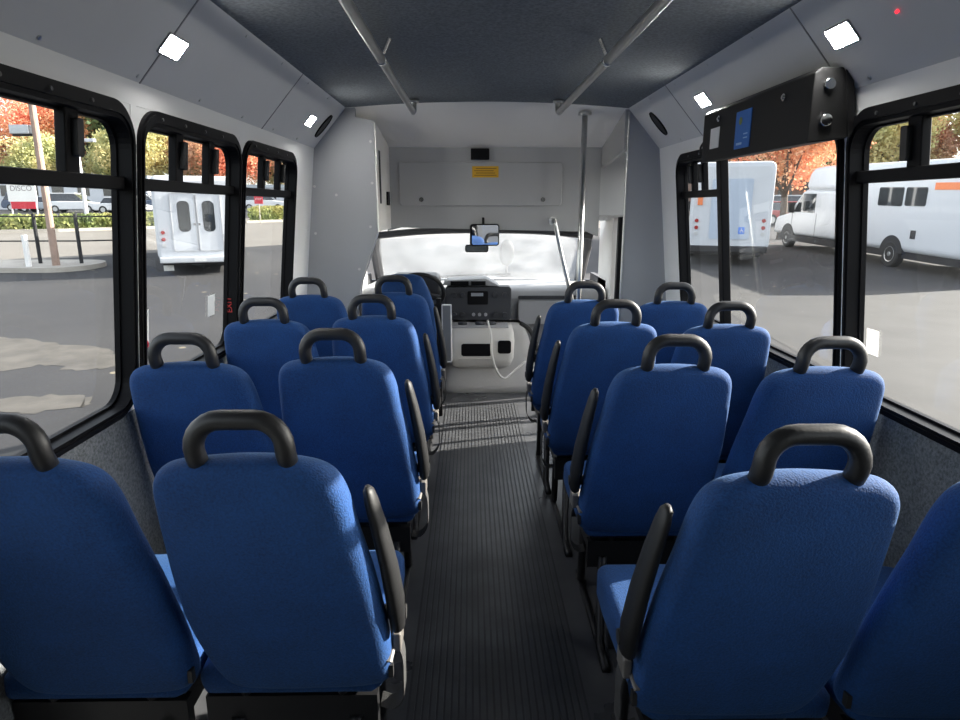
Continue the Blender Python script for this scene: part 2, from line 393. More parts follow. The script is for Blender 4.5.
# ------------------------------------------------------------------ front partitions and cab shell
def polyplate(name, pts, y0, y1, m, **k):
    bm = NB(); plate(bm, pts, lambda u, v, t: (u, t, v), y0, y1); return structure(name, bm, m, **k)
polyplate('wall_front_left', [(-.785, 2.0), (-.785, 2.10), (-1.17, 2.10), (-1.17, .87), (-1.17, 0), (-.83, 0), (-.83, .80), (-.78, 1.03), (-.672, 1.33), (-.672, 1.975)], YF, YF+.03, M_part)
polyplate('wall_front_right', [(.845, 2.12), (.85, 0), (1.17, 0), (1.17, .87), (1.17, 2.12)], YF, YF+.03, M_part)
bm = NB()                               # aluminium edge trims of the partitions
for pts in ([(-.672, 1.97), (-.672, 1.33), (-.78, 1.03), (-.83, .80)], [(.845, 2.03), (.85, 0)]):
    tube(bm, [(x, YF-.004, z) for x, z in pts], .006, 6)
structure('trim_partition_edge', bm, M_steel)
# sloping header panel from the carpet edge down to the bulkhead
bm = NB(); rs = []
for k in range(13):
    x = -.84+1.68*k/12; zt = 2.05+.035*(1-(x/.84)**2)-.002
    x2 = -.70+1.52*k/12
    rs.append([(x, YF-.002, zt), (x2, 4.70, 1.885), (x2, 4.70, 1.92), (x, YF-.002, zt+.04)])
rings(bm, rs, True); structure('ceiling_header', bm, M_header)
bm = NB(); box(bm, -1.19, 1.19, YF+.03, 4.9, 2.10, 2.14); structure('roof_cab', bm, M_ext)
# bulkhead over the windshield
polyplate('wall_front', [(-.70, 1.90), (.82, 1.90), (.82, 1.27), (.74, 1.305), (-.60, 1.335), (-.70, 1.31)], 4.70, 4.75, M_bulk)
bm = NB()
plate(bm, [(4.05, 1.33), (4.70, 1.33), (4.70, 1.89), (4.05, 1.975)], lambda u, v, t: (t, u, v), -.70, -.672); structure('wall_cab_left', bm, M_header)
bm = NB(); box(bm, -.6715, -.669, 4.16, 4.22, 1.50, 1.82); structure('trim_slot', bm, M_rubber)
bm = NB(); box(bm, -.6715, -.660, 4.48, 4.58, 1.49, 1.58); structure('trim_switch', bm, M_black, bevel=.004)
bm = NB(); plate(bm, [(4.05, 1.815), (4.72, 1.75), (4.72, 1.90), (4.05, 2.06)], lambda u, v, t: (t, u, v), .825, .85); structure('wall_cab_right', bm, M_bulk)
# cab sides: driver's side with its window, entry side with doorway
bm = NB()
f = lambda u, v, t: (t, u, v)
for y0, y1, z0, z1 in ((4.07, 5.95, -.06, .92), (4.07, 4.45, .92, 1.75), (5.42, 5.6, .92, 1.4), (4.07, 5.5, 1.45, 2.12)):
    box(bm, -1.10, -1.06, y0, y1, z0, z1)
structure('wall_cab_left_side', bm, M_white)
bm = NB(); box(bm, -1.085, -1.08, 4.45, 5.42, .92, 1.45); structure('window_driver', bm, M_glass)
bm = NB()
for y0, y1, z0, z1 in ((4.45, 4.50, .92, 1.45), (4.78, 4.81, .92, 1.45), (5.37, 5.42, .92, 1.45), (4.45, 5.42, .90, .95), (4.45, 5.42, 1.41, 1.46)):
    box(bm, -1.06, -1.035, y0, y1, z0, z1)
structure('trim_driver_window', bm, M_black, bevel=.004)
bm = NB()
box(bm, 1.08, 1.13, 5.12, 5.95, -.06, 2.0); box(bm, 1.08, 1.16, 4.06, 5.0, 1.80, 2.12)
box(bm, 1.02, 1.08, 5.12, 5.20, -.06, 1.9)
structure('wall_entry_side', bm, M_header)
d = bpy.data.objects.new('door_1', None); C.objects.link(d); d['kind'] = 'structure'; d.location = (1.1, 4.55, 0)
for y0 in (4.09, 4.59):
    bm = NB(); y1 = y0+.46
    fo = lambda u, v, t: (t, u-4.55, v)
    ringsolid(bm, rrect(y0, y1, .02, 1.80, .03, 4), rrect(y0+.05, y1-.05, .35, 1.72, .05, 4), fo, -.02, .02); obj('door_leaf', bm, M_black, d)
    bm = NB(); plate(bm, rrect(y0+.04, y1-.04, .33, 1.74, .05, 4), fo, -.003, .003); obj('pane', bm, M_glass, d)
bm = NB(); box(bm, -.06, -.02, .47, .52, .0, 1.8); obj('door_post', bm, M_black, d, bevel=.004)
# cab roof in front of the bulkhead and A pillars
bm = NB(); plate(bm, [(4.75, 1.42), (5.72, 1.36), (5.72, 1.40), (4.75, 1.90)], lambda u, v, t: (t, u, v), -1.08, 1.10); structure('ceiling_cab', bm, M_cove)
bm = NB()
for s in (-1, 1):
    xo = 1.0 if s < 0 else .98
    tube(bm, [(s*xo, 6.42, .76), (s*xo*.98, 5.95, 1.12), (s*xo*.93, 5.68, 1.36)], .05, 10)
    box(bm, s*1.1-.02, s*1.1+.02, 5.6, 6.35, -.06, .85)
tube(bm, arc([(-.95, 5.60, 1.235), (-.5, 5.64, 1.275), (0, 5.65, 1.285), (.5, 5.64, 1.275), (.95, 5.60, 1.235)], 4), .03, 8)
structure('trim_windshield', bm, mat('pillar_grey', (.07, .07, .075), .6))
bm = NB(); rs = []
for k in range(11):
    x = -.95+1.9*k/10; c = .12*(1-(x/.95)**2)
    rs.append([(x, 5.68+c*.4, 1.345), (x, 6.38+c, .76), (x, 6.385+c, .76), (x, 5.685+c*.4, 1.345)])
rings(bm, rs, True); structure('window_windshield', bm, M_wind)
bm = NB(); box(bm, -1.12, 1.12, 5.75, 6.5, -.12, -.06); box(bm, -1.12, 1.12, 6.46, 6.52, -.06, .765); structure('wall_firewall', bm, M_dashd)

# ------------------------------------------------------------------ passenger seats
OUT = [(-.10, 1.030), (0, 1.038), (.09, 1.032), (.152, 1.012), (.181, .962), (.198, .87), (.218, .77), (.234, .65), (.243, .53), (.23, .455), (.10, .438),
       (-.06, .438), (-.118, .462), (-.152, .54), (-.176, .64), (-.184, .75), (-.182, .86), (-.178, .94), (-.171, .992), (-.147, 1.019)]
def rec(z): return (1.05-z)*.22
def make_seat(m, aisle):
    """m=+1: sloped edge towards +x. Origin on the floor below the grab handle"""
    t = thing('passenger_seat', '', 'seat')
    o2 = smooth_closed(OUT, 3); cx = sum(p[0] for p in o2)/len(o2); cz = sum(p[1] for p in o2)/len(o2)
    def rg(dy, ins, sc=1.0):
        r = []
        for u, v in o2:
            L = math.hypot(u-cx, v-cz); k = max(0, (L-ins)/L)*sc
            uu, vv = cx+(u-cx)*k, cz+(v-cz)*k
            r.append((m*uu, dy+rec(vv), vv))
        return r
    bm = NB()
    rings(bm, [rg(-.036, 0, .25), rg(-.034, .02, .6), rg(-.026, .035), rg(-.018, .016), rg(-.002, .003), rg(.02, 0), rg(.04, .003), rg(.055, .016), rg(.064, .045), rg(.06, .02, .6), rg(.052, 0, .25)], True)
    obj('backrest', bm, M_fab, t, smooth=True, sub=1)
    # cushion
    bm = NB(); rs = []
    for y, zt, zb, w, ins in ((.13, .46, .43, .0, .02), (.15, .485, .42, 0, .004), (.25, .492, .41, 0, 0), (.38, .497, .40, 0, 0), (.52, .502, .39, 0, 0), (.61, .497, .39, 0, .003), (.652, .478, .40, 0, .012), (.665, .45, .42, 0, .03)):
        x0, x1 = -.195+ins, .222-ins
        rs.append([(m*u, y, v) for u, v in rrect(x0, x1, zb, zt, min(.028, (zt-zb)*.45), 4)])
    rings(bm, rs, True); obj('cushion', bm, M_fab, t, smooth=True)
    # grab handle
    r = .0185; hw = .0815; zt = 1.1115; zb = 1.01; cr = .052
    pts = [(-hw, rec(zb)+.012, zb), (-hw, .004, 1.045), (-hw, 0, zt-cr)]
    for k in range(1, 7): a = PI-k*PI/2/6; pts.append((-hw+cr+cr*math.cos(a), 0, zt-cr+cr*math.sin(a)))
    pts += [(-x, y, z) for x, y, z in pts[::-1]]
    bm = NB(); tube(bm, pts, r, 14); obj('grab_handle', bm, M_handle, t, smooth=True)
    # frame
    bm = NB()
    box(bm, m*-.17, m*.19, .18, .58, .335, .40); box(bm, m*-.19, m*.20, .16, .19, .30, .395); box(bm, m*-.19, m*.20, .52, .55, .30, .365)
    for x in (-.10, .12): tube(bm, [(m*x, .2, .36), (m*x, .17, .40), (m*x, rec(.6)+.02, .6)], .012, 8)
    obj('seat_frame', bm, M_dark, t)
    for x in (-.12, .15):
        bm = NB(); tube(bm, [(m*x, .16, .34), (m*x, .14, .03), (m*x, .10, .012), (m*x, .02, .010)], .016, 8)
        tube(bm, [(m*x, .50, .34), (m*x, .52, .03), (m*x, .56, .012)], .016, 8)
        tube(bm, [(m*x, .02, .010), (m*x, .60, .010)], .012, 8)
        obj('leg', bm, M_dark, t, smooth=True)
    if aisle:
        # folded-up armrest standing beside the backrest
        bm = NB(); rs = []
        for k, (z, x, w, dy) in enumerate(((.592, .256, .010, .020), (.602, .257, .016, .032), (.67, .255, .0195, .037), (.76, .246, .0185, .035), (.85, .232, .0165, .031), (.915, .220, .014, .027), (.940, .216, .011, .02), (.950, .214, .005, .009))):
            cy = .075+rec(z)*.75-.02
            rs.append([(m*(x+w*math.cos(a)), cy+dy*math.sin(a), z) for a in [2*PI*j/14 for j in range(14)]])
        rings(bm, rs, True); a = obj('armrest', bm, M_arm, t, smooth=True)
        bm = NB(); cyl(bm, (m*.20, .14, .625), (m*.275, .14, .625), .016, 12); obj('armrest_pivot', bm, M_rubber, a)
        # belt
        bm = NB()
        pts = [(m*.238, .17, .56), (m*.262, .155, .52), (m*.266, .14, .47), (m*.262, .15, .41), (m*.235, .18, .36), (m*.205, .2, .35)]
        P = arc(pts, 4); rs = []
        for p in P: rs.append([(p.x+dx, p.y+dy, p.z) for dx, dy in ((-.0015, -.024), (.0015, -.024), (.0015, .024), (-.0015, .024))])
        rings(bm, rs, True); b = obj('seat_belt', bm, M_belt, t, smooth=False)
        bm = NB(); box(bm, *sorted((m*.243, m*.262)), .13, .19, .53, .575); obj('belt_buckle', bm, M_buckle, b, bevel=.004)
        bm = NB(); tube(bm, [(m*.232, .20, .565), (m*.243, .16, .55), (m*.236, .10, .53)], .01, 6, flat=.3); obj('belt_stalk', bm, M_buckle, b)
    # little fabric maker's tab low on the back
    bm = NB(); box(bm, *sorted((m*.236, m*.246)), rec(.50)-.014, rec(.50)+.002, .485, .515); obj('care_tab', bm, M_rubber, t)
    return t
protos = {(m, a): make_seat(m, a) for m in (1, -1) for a in (True, False)}
used = set()
def place_seat(m, aisle, x, y, label, group, rz=0):
    k = (m, aisle); o = protos[k] if k not in used else copy_tree(protos[k]); used.add(k)
    o.location = (x, y, 0); o.rotation_euler = (0, 0, rz); o['label'] = label; o['group'] = group; return o
rowname = ['nearest the camera', 'in the second row from the camera', 'in the third row from the camera', 'in the frontmost row']
GL, GR = 'seats left of the aisle', 'seats right of the aisle'
Ay = [1.088, 1.876, 2.638, 3.394]; Ax = [-.520, -.518, -.515, -.513]
Wy = [1.076, 1.82, 2.553, 3.301]; Wx_ = [-.948, -.939, -.936, -.942]
Rax = [.47, .485, .468, .455]; Ray = [.998, 1.769, 2.476, 3.10]
Rwx = [.905, .911, .895, .880]; Rwy = [.985, 1.734, 2.415, 3.051]
LA = ['blue aisle seat left of the aisle nearest the camera, armrest folded up', 'blue aisle seat left of the aisle, second from the camera',
      'blue aisle seat left of the aisle, third from the camera', 'blue aisle seat left of the aisle, just behind the driver seat']
LWn = ['blue window seat nearest the camera at the left edge of the photo', 'blue window seat by the left wall, second from the camera',
      'blue window seat by the left wall, third from the camera', 'blue window seat in front of the grey left partition']
RAn = ['blue aisle seat right of the aisle nearest the camera, sunlit cushion edge', 'blue aisle seat right of the aisle, second from the camera',
      'blue aisle seat right of the aisle, third from the camera', 'blue aisle seat right of the aisle, furthest, beside the steel pole']
RWn = ['blue window seat nearest the camera at the right edge of the photo', 'blue window seat by the right wall, second from the camera',
      'blue window seat by the right wall under the black box, third from the camera', 'blue window seat in front of the grey right partition']
for i in range(4):
    place_seat(1, True, Ax[i], Ay[i], LA[i], GL); place_seat(1, False, Wx_[i], Wy[i], LWn[i], GL)
    place_seat(-1, True, Rax[i], Ray[i], RAn[i], GR); place_seat(-1, False, Rwx[i], Rwy[i], RWn[i], GR)

# ------------------------------------------------------------------ cab: driver's seat, wheel, dash, engine cover
t = thing('driver_chair', 'blue driver seat with rounded backrest facing the steering wheel', 'seat', (-.60, 4.72, -.04))
bm = NB(); rs = []
o2 = smooth_closed([(-.11, 1.03), (0, 1.04), (.11, 1.03), (.165, .97), (.235, .75), (.24, .5), (.1, .46), (-.1, .46), (-.24, .5), (-.235, .75), (-.165, .97)], 3)
def rgd(dy, k): return [(u*k, dy+(1.04-v)*.15, .75+(v-.75)*k) for u, v in o2]
rings(bm, [rgd(-.06, .3), rgd(-.055, .85), rgd(-.04, .95), rgd(-.01, 1), rgd(.03, 1), rgd(.06, .95), rgd(.065, .8), rgd(.05, .3)], True); obj('backrest', bm, M_fab, t, smooth=True, sub=1)
bm = NB(); box(bm, -.25, .25, .08, .58, .38, .50); obj('cushion', bm, M_fab, t, bevel=.04, bseg=4)
bm = NB(); box(bm, -.2, .2, .12, .5, .04, .38); obj('pedestal', bm, M_dark, t, bevel=.01)

t = thing('steering_wheel', 'black steering wheel in front of the driver seat', 'steering wheel', (-.52, 5.22, .80), rx=-.95)
bm = NB(); tube(bm, [(.195*math.cos(a), .195*math.sin(a), 0) for a in [2*PI*k/36 for k in range(36)]], .016, 10, True); obj('rim', bm, M_rubber, t, smooth=True)
bm = NB(); tube(bm, [(.07*math.cos(a), .055*math.sin(a), 0) for a in [2*PI*k/20 for k in range(20)]], .02, 8, True); box(bm, -.07, .07, -.05, .05, -.02, .02)
for a in (.3, PI-.3, -PI/2): tube(bm, [(.06*math.cos(a), .05*math.sin(a), 0), (.19*math.cos(a), .19*math.sin(a), 0)], .014, 6)
obj('hub', bm, M_dashd, t)
bm = NB(); cyl(bm, (0, 0, -.02), (0, .0, -.30), .035, 12); obj('column', bm, M_dashd, t)

t = thing('dashboard', 'grey dashboard with charcoal radio and control stack under the windshield', 'dashboard', (0, 5.3, 0))
bm = NB()
plate(bm, [(0.0, .72), (.05, .775), (.12, .80), (1.0, .765), (1.06, .2), (.14, .2), (.10, .42), (.02, .70)], lambda u, v, t_: (t_, u+.10, v), -1.05, 1.05)
obj('dash_body', bm, M_dash, t, bevel=.015)
bm = NB()
plate(bm, rrect(-.315, .235, .56, .835, .03, 5), lambda u, v, tt: (u, tt+(v-.7)*.2, v), -.02, .12); sp = obj('control_stack', bm, M_dashd, t, bevel=.01)
bm = NB(); plate(bm, rrect(-.13, .04, .69, .80, .01, 3), lambda u, v, tt: (u, tt+(v-.7)*.2, v), -.026, -.018); r_ = obj('radio', bm, M_black, t, bevel=.002); r_['label'] = 'black radio with chrome edged slot'
bm = NB(); box(bm, -.10, .0, -.024, -.006, .76, .785); obj('radio_display', bm, mat('radio_display', (.35, .37, .4), .3), r_)
for x in (-.24, -.17, .10, .18):
    for z in (.61, .77):
        bm = NB(); cyl(bm, (x, -.045+(z-.7)*.2, z), (x, -.018+(z-.7)*.2, z), .02, 16); obj('knob', bm, M_dashd, t, bevel=.003)
for x in (-.08, -.03, .02):
    bm = NB(); cyl(bm, (x, -.055, .61), (x, -.03, .61), .014, 14); obj('knob', bm, M_dash, t, bevel=.002)
bm = NB(); plate(bm, [(-.34, .845), (-.30, .885), (.02, .90), (.10, .86), (.14, .835)], lambda u, v, tt: (u, tt, v), .02, .3); h = obj('vent_hood', bm, M_dash, t, bevel=.008)
for x0, x1 in ((-.27, -.12), (-.10, .02)):
    bm = NB(); box(bm, x0, x1, -.0, .03, .845, .88)
    for k in range(3): box(bm, x0, x1, -.006, .0, .848+.011*k, .852+.011*k)
    obj('air_vent', bm, M_black, h)
bm = NB(); plate(bm, rrect(.30, .80, .50, .705, .02, 4), lambda u, v, tt: (u, tt, v), .09, .13); obj('glove_box', bm, M_dash, t, bevel=.006)
bm = NB(); plate(bm, rrect(.30, .84, .715, .745, .01, 4), lambda u, v, tt: (u, tt, v), .10, .14); obj('grab_ledge', bm, M_dashd, t)
bm = NB(); plate(bm, rrect(-.78, -.36, .72, .93, .06, 6), lambda u, v, tt: (u, tt, v), .0, .3); obj('instrument_hood', bm, M_dashd, t, bevel=.02)
bm = NB(); cyl(bm, (-.40, .02, .85), (-.34, -.10, .875), .012, 8); obj('shift_lever', bm, M_chrome, t)

t = thing('engine_cover', 'light grey moulded engine cover with console bins at the head of the aisle', 'engine cover', (0, 5.05, 0))
bm = NB(); rs = []
for z, hw, y0 in ((0, .43, -.02), (.06, .42, .0), (.15, .40, .02), (.30, .37, .05), (.42, .34, .08), (.50, .31, .14), (.54, .27, .20)):
    rs.append([(.04+u, v, z) for u, v in rrect(-hw, hw, y0, .36, .13, 6)])
rings(bm, rs, True); obj('cover_shell', bm, M_eng, t, smooth=True)
bm = NB(); rs = []
for z, hw, y0 in ((.20, .19, -.0), (.235, .24, -.06), (.30, .26, -.09), (.44, .265, -.09), (.50, .26, -.07), (.545, .25, -.02)):
    rs.append([(-.02+u, v, z) for u, v in rrect(-hw, hw, y0, .22, .05, 5)])
rings(bm, rs, True); c_ = obj('console', bm, mat('console_light_grey', (.66, .64, .60), .5, bump=(120, .1)), t, smooth=True)
bm = NB(); plate(bm, rrect(-.18, .06, .325, .425, .02, 4), lambda u, v, tt: (u, tt, v), -.096, -.05); obj('console_bin', bm, M_black, c_)
bm = NB(); plate(bm, rrect(.11, .215, .345, .45, .02, 4), lambda u, v, tt: (u, tt, v), -.096, -.05); obj('console_bin', bm, M_black, c_)
bm = NB(); plate(bm, rrect(-.21, .09, .255, .305, .02, 4), lambda u, v, tt: (u, tt+(.3-v)*.5, v), -.098, -.06); obj('console_tray', bm, M_eng, c_)
bm = NB(); box(bm, -.27, .20, -.03, .16, .535, .555); tr = obj('console_top', bm, M_dash, t, bevel=.012)
for x in (-.17, -.03, .06):
    bm = NB(); cyl(bm, (x, .05, .55), (x, .05, .58), .038, 16); obj('cup_holder', bm, M_dashd, tr, bevel=.004)
bm = NB(); tube(bm, arc([(.03, -.02, .60), (.055, -.12, .50), (.06, -.14, .36), (.10, -.13, .22), (.16, -.12, .15), (.24, -.06, .19), (.34, -.0, .26)], 6), .009, 8)
tag(obj('power_cord', bm, mat('white_cable', (.72, .70, .66), .5), smooth=True), 'white cable drooping over the front of the engine cover', 'cable')
bpy.data.objects['power_cord'].location = (0, 5.05, 0)
bm = NB(); tube(bm, arc([(.30, .12, .56), (.38, .1, .50), (.43, .06, .38), (.46, .06, .28)], 6), .018, 8)
o = obj('heater_hose', bm, M_rubber, smooth=True); o.location = (0, 5.02, 0); tag(o, 'black hose curving down the right side of the engine cover', 'hose')
# dark panel on a post between the driver and aisle
t = thing('driver_modesty_panel', 'narrow grey panel with pale rim on a black post beside the driver', 'panel', (-.29, 4.45, 0))
bm = NB(); box(bm, -.055, -.02, -.02, .02, 0, .86); obj('post', bm, M_black, t, bevel=.006)
bm = NB(); fo = lambda u, v, tt: (u, tt, v)
ringsolid(bm, rrect(-.018, .052, .40, .815, .008, 3), rrect(-.010, .044, .408, .807, .006, 3), fo, -.012, .012); obj('rim', bm, mat('pale_rim', (.6, .6, .6), .4), t)
bm = NB(); box(bm, -.012, .046, -.006, .006, .404, .811); obj('panel', bm, mat('panel_grey', (.16, .17, .18), .4), t)

# interior mirrors
def mirror(label, x0, x1, z0, z1, y, stem, tilt):
    t = thing('mirror', label, 'mirror', ((x0+x1)/2, y, (z0+z1)/2)); w, h = (x1-x0)/2, (z1-z0)/2
    fo = lambda u, v, tt: (u, tt+v*tilt, v)
    bm = NB(); plate(bm, rrect(-w, w, -h, h, .02, 5), fo, 0, .03); obj('mirror_housing', bm, M_black, t, bevel=.005)
    bm = NB(); plate(bm, rrect(-w+.009, w-.009, -h+.009, h-.009, .014, 5), fo, -.003, .002); obj('mirror_glass', bm, M_mirror, t)
    bm = NB(); tube(bm, [(0, .03, 0)]+stem, .009, 8); obj('stem', bm, M_black, t)
mirror('large square rounded mirror hanging below the overhead bulkhead', -.098, .113, 1.20, 1.355, 4.66, [(0, .05, .08), (0, .055, .12)], -.03)
bpy.data.objects['mirror'].location = (.0, 4.63, 1.285); bpy.data.objects['mirror'].rotation_euler = (0, 0, .22)
mirror('small wide rear view mirror fixed to the windshield glass', -.15, .05, 1.10, 1.165, 5.55, [(0, .10, .03), (0, .16, .10)], -.02)

# overhead bulkhead fittings
t = thing('access_panel', 'wide grey overhead access panel with two latches and a yellow sticker', 'panel', (-.03, 4.70, 1.635))
fo = lambda u, v, tt: (u, tt, v)
bm = NB(); plate(bm, rrect(-.575, .575, -.148, .148, .02, 4), fo, -.022, 0); obj('panel_lid', bm, M_bulk, t, bevel=.006)
for x in (-.42, .44):
    bm = NB(); cyl(bm, (x, -.034, -.105), (x, -.02, -.105), .016, 14); obj('latch', bm, M_chrome, t)
bm = NB(); box(bm, -.06, .125, -.0245, -.022, .045, .122); s_ = obj('sticker', bm, M_yellow, t); s_['label'] = 'yellow warning sticker'
bm = NB()
for k in range(4): box(bm, -.045+.01*(k % 2), .11-.01*(k % 3), -.0255, -.0244, .058+.015*k, .063+.015*k)
obj('sticker_print', bm, mat('sticker_ink', (.25, .12, .02), .6), s_)
bxo('warning_light_box', -.10, .03, 4.655, 4.70, 1.80, 1.875, M_black, bevel=.006)
tag(bpy.data.objects['warning_light_box'], 'small black box at the top centre of the overhead bulkhead', 'box')

# steel rails and poles
for s, x, lab in ((-1, -.425, 'left of two long steel ceiling rails above the aisle'), (1, .40, 'right of two long steel ceiling rails above the aisle')):
    t = thing('ceiling_rail', lab, 'handrail', (x, 1.5, 2.0), 0, 'steel ceiling rails')
    bm = NB(); cyl(bm, (0, -2.6, 0), (0, 2.33, 0), .0165, 16); obj('tube', bm, M_steel, t, smooth=True)
    bm = NB(); tube(bm, [(0, 2.33, 0), (0, 2.365, .008), (0, 2.38, .03), (0, 2.38, .068)], .018, 12); cyl(bm, (0, 2.38, .055), (0, 2.38, .068), .032, 16); obj('end_bracket', bm, M_steel, t, smooth=True)
    for y in (-2.3, -.2, 1.02):
        bm = NB(); cyl(bm, (0, y-.012, 0), (0, y+.012, 0), .021, 16); cyl(bm, (0, y, .01), (-s*.03, y, .072), .008, 8); obj('bracket', bm, M_chrome, t)
t = thing('stanchion_pole', 'upright steel grab pole from floor to ceiling behind the entry step', 'pole', (.595, 4.12, 0))
bm = NB(); cyl(bm, (0, 0, .01), (0, 0, 2.04), .0175, 16); obj('tube', bm, M_steel, t, smooth=True)
for z in (.0, 2.02):
    bm = NB(); cyl(bm, (0, 0, z), (0, 0, z+.02), .04, 20); obj('flange', bm, M_steel, t, bevel=.003)
t = thing('entry_handrail', 'slanting steel handrail running down from the overhead bulkhead', 'handrail', (.49, 4.68, 1.37))
bm = NB(); tube(bm, arc([(0, .02, .01), (.008, -.03, .0), (.05, -.03, -.18), (.13, -.02, -.48), (.17, .05, -.60)], 5), .0145, 12); obj('tube', bm, M_steel, t, smooth=True)
bm = NB(); cyl(bm, (-.003, .0, .01), (-.003, .02, .01), .03, 16); obj('flange', bm, M_steel, t)

# cove fittings: s, y, v (0 at the ceiling edge, 1 at the wall)
def cove_frame(s, y, v):
    n_ = Vector((-s*.23, 0, -.2)).normalized(); d_ = Vector((s*.2, 0, -.23)).normalized()
    M = Matrix((( -s*0, 0, 0), (0, 0, 0), (0, 0, 0)))
    yv = Vector((0, 1, 0)); rot = Matrix((yv, n_.cross(yv), n_)).transposed()
    p = Vector((s*(.84+.2*v), y, 2.05-.23*v)); return p, rot.to_euler(), d_
for s, y, v, lab in ((-1, 1.995, .55, 'square LED dome light in the left cove, the nearer one'), (-1, 3.60, .55, 'square LED dome light in the left cove, the far one near the speaker'),
                     (1, 1.925, .46, 'square LED dome light in the right cove, the nearer one'), (1, 3.02, .47, 'square LED dome light in the right cove above the black box')):
    p, e, d_ = cove_frame(s, y, v); t = thing('ceiling_light', lab, 'light', p, 0, 'LED dome lights in the coves'); t.rotation_euler = e
    fo = lambda u, v_, tt: (u, v_, tt)
    w = .062; ha = .034
    bm = NB(); ringsolid(bm, rrect(-w, w, -ha, ha, .006, 3), rrect(-w+.005, w-.005, -ha+.005, ha-.005, .004, 3), fo, -.002, .005); obj('light_bezel', bm, mat('bezel_grey', (.3, .3, .3), .4), t)
    bm = NB(); plate(bm, rrect(-w+.004, w-.004, -ha+.004, ha-.004, .004, 3), fo, -.001, .004); obj('diffuser', bm, M_led, t)
for s, y, lab in ((-1, 3.885, 'oval black speaker grille at the front of the left cove'), (1, 3.745, 'oval black speaker grille at the front of the right cove')):
    p, e, d_ = cove_frame(s, y, .52); t = thing('speaker', lab, 'speaker', p, 0, 'speakers in the coves'); t.rotation_euler = e
    ell = [(.048*math.cos(a), .078*math.sin(a)) for a in [2*PI*k/28 for k in range(28)]]
    bm = NB(); ringsolid(bm, ell, [(u*.88, v_*.88) for u, v_ in ell], lambda u, v_, tt: (u, v_, tt), -.002, .008); obj('rim', bm, M_black, t)
    bm = NB(); plate(bm, [(u*.9, v_*.9) for u, v_ in ell], lambda u, v_, tt: (u, v_, tt), 0, .004); obj('grille', bm, mat('speaker_mesh', (.03, .03, .032), .7, noise=(400, .6, 1)), t)
# little screws in the coves and partitions
bm = NB()
for s in (-1, 1):
    for v in (.06, .94):
        y = .25
        while y < 3.95:
            p, e, d_ = cove_frame(s, y, v); n_ = Vector((-s*.23, 0, -.2)).normalized(); cyl(bm, p-n_*.001, p+n_*.003, .0055, 8); y += .42
for x, z in ((-.70, 1.86), (-.70, 1.62), (-.72, 1.36), (-.92, 1.55), (-1.06, 1.32), (-1.05, 1.6), (-.80, 1.1)):
    cyl(bm, (x, YF-.003, z), (x, YF+.001, z), .008, 10)
structure('trim_screws', bm, M_steel)
p, e, d_ = cove_frame(1, 1.69, .47)
bm = NB(); cyl(bm, p-Vector((.0, 0, 0)), p+Vector((-.004, 0, -.0035)), .0045, 10)
tag(obj('indicator_lamp', bm, mat('red_indicator', (.5, .02, .02), .3, emit=((1, .03, .05), 1.5))), 'tiny red indicator lamp beside the right near dome light', 'lamp')

# ------------------------------------------------------------------ black equipment box over the right window
t = thing('equipment_box', 'long black metal box with blue sticker mounted above the right window', 'box', (.95, 2.45, 1.77))
X0 = .905
bm = NB()
prof = [(X0, 1.665), (X0, 1.862), (X0+.02, 1.878), (X0+.085, 1.878), (X0+.112, 1.835), (X0+.125, 1.70), (X0+.12, 1.68)]
plate(bm, [(x-.95, z-1.77) for x, z in prof], lambda u, v, tt: (u, tt, v), -.45, .46); obj('box_body', bm, M_box, t, bevel=.005)
bm = NB(); plate(bm, [(.045, .10), (.07, .07), (.082, .02), (.09, -.06), (.075, -.09)], lambda u, v, tt: (u, tt, v), -.455, -.449); obj('end_bracket', bm, M_box, t)
for y, z in ((-.28, .05), (.27, .055)):
    bm = NB(); cyl(bm, (-.053, y, z), (-.045, y, z), .012, 14); cyl(bm, (-.058, y, z), (-.05, y, z), .006, 10); obj('lock', bm, M_chrome, t)
bm = NB(); box(bm, -.0475, -.045, -.035, .10, -.078, .055); s_ = obj('sticker', bm, M_blue, t); s_['label'] = 'blue sticker with small yellow emblem'
bm = NB(); cyl(bm, (-.0485, .055, .02), (-.0475, .055, .02), .014, 14); obj('emblem', bm, mat('sticker_olive', (.25, .30, .08), .5), s_)
bm = NB()
box(bm, -.0485, -.0474, .03, .08, -.065, -.057)
for k in range(2): box(bm, -.0485, -.0474, -.015, .02, -.045+.014*k, -.041+.014*k)
obj('sticker_print', bm, mat('pale_blue_ink', (.4, .6, .85), .5), s_)
bm = NB(); box(bm, -.0475, -.045, .265, .36, -.055, .025); obj('sticker', bm, M_wsticker, t)['label'] = 'small white sticker'
for z, r in ((.06, .016), (-.04, .018)):
    bm = NB(); cyl(bm, (.0, -.462, z), (.0, -.449, z), r, 16); obj('bolt', bm, M_chrome, t, bevel=.002)
bm = NB(); cyl(bm, (.09, -.462, -.035), (.09, -.45, -.035), .009, 12); obj('bolt', bm, M_chrome, t)
bm = NB(); tube(bm, arc([(-.04, .46, -.02), (-.04, .49, -.04), (-.03, .49, -.08), (-.02, .46, -.09)], 4), .005, 6); obj('cable_loop', bm, M_rubber, t)

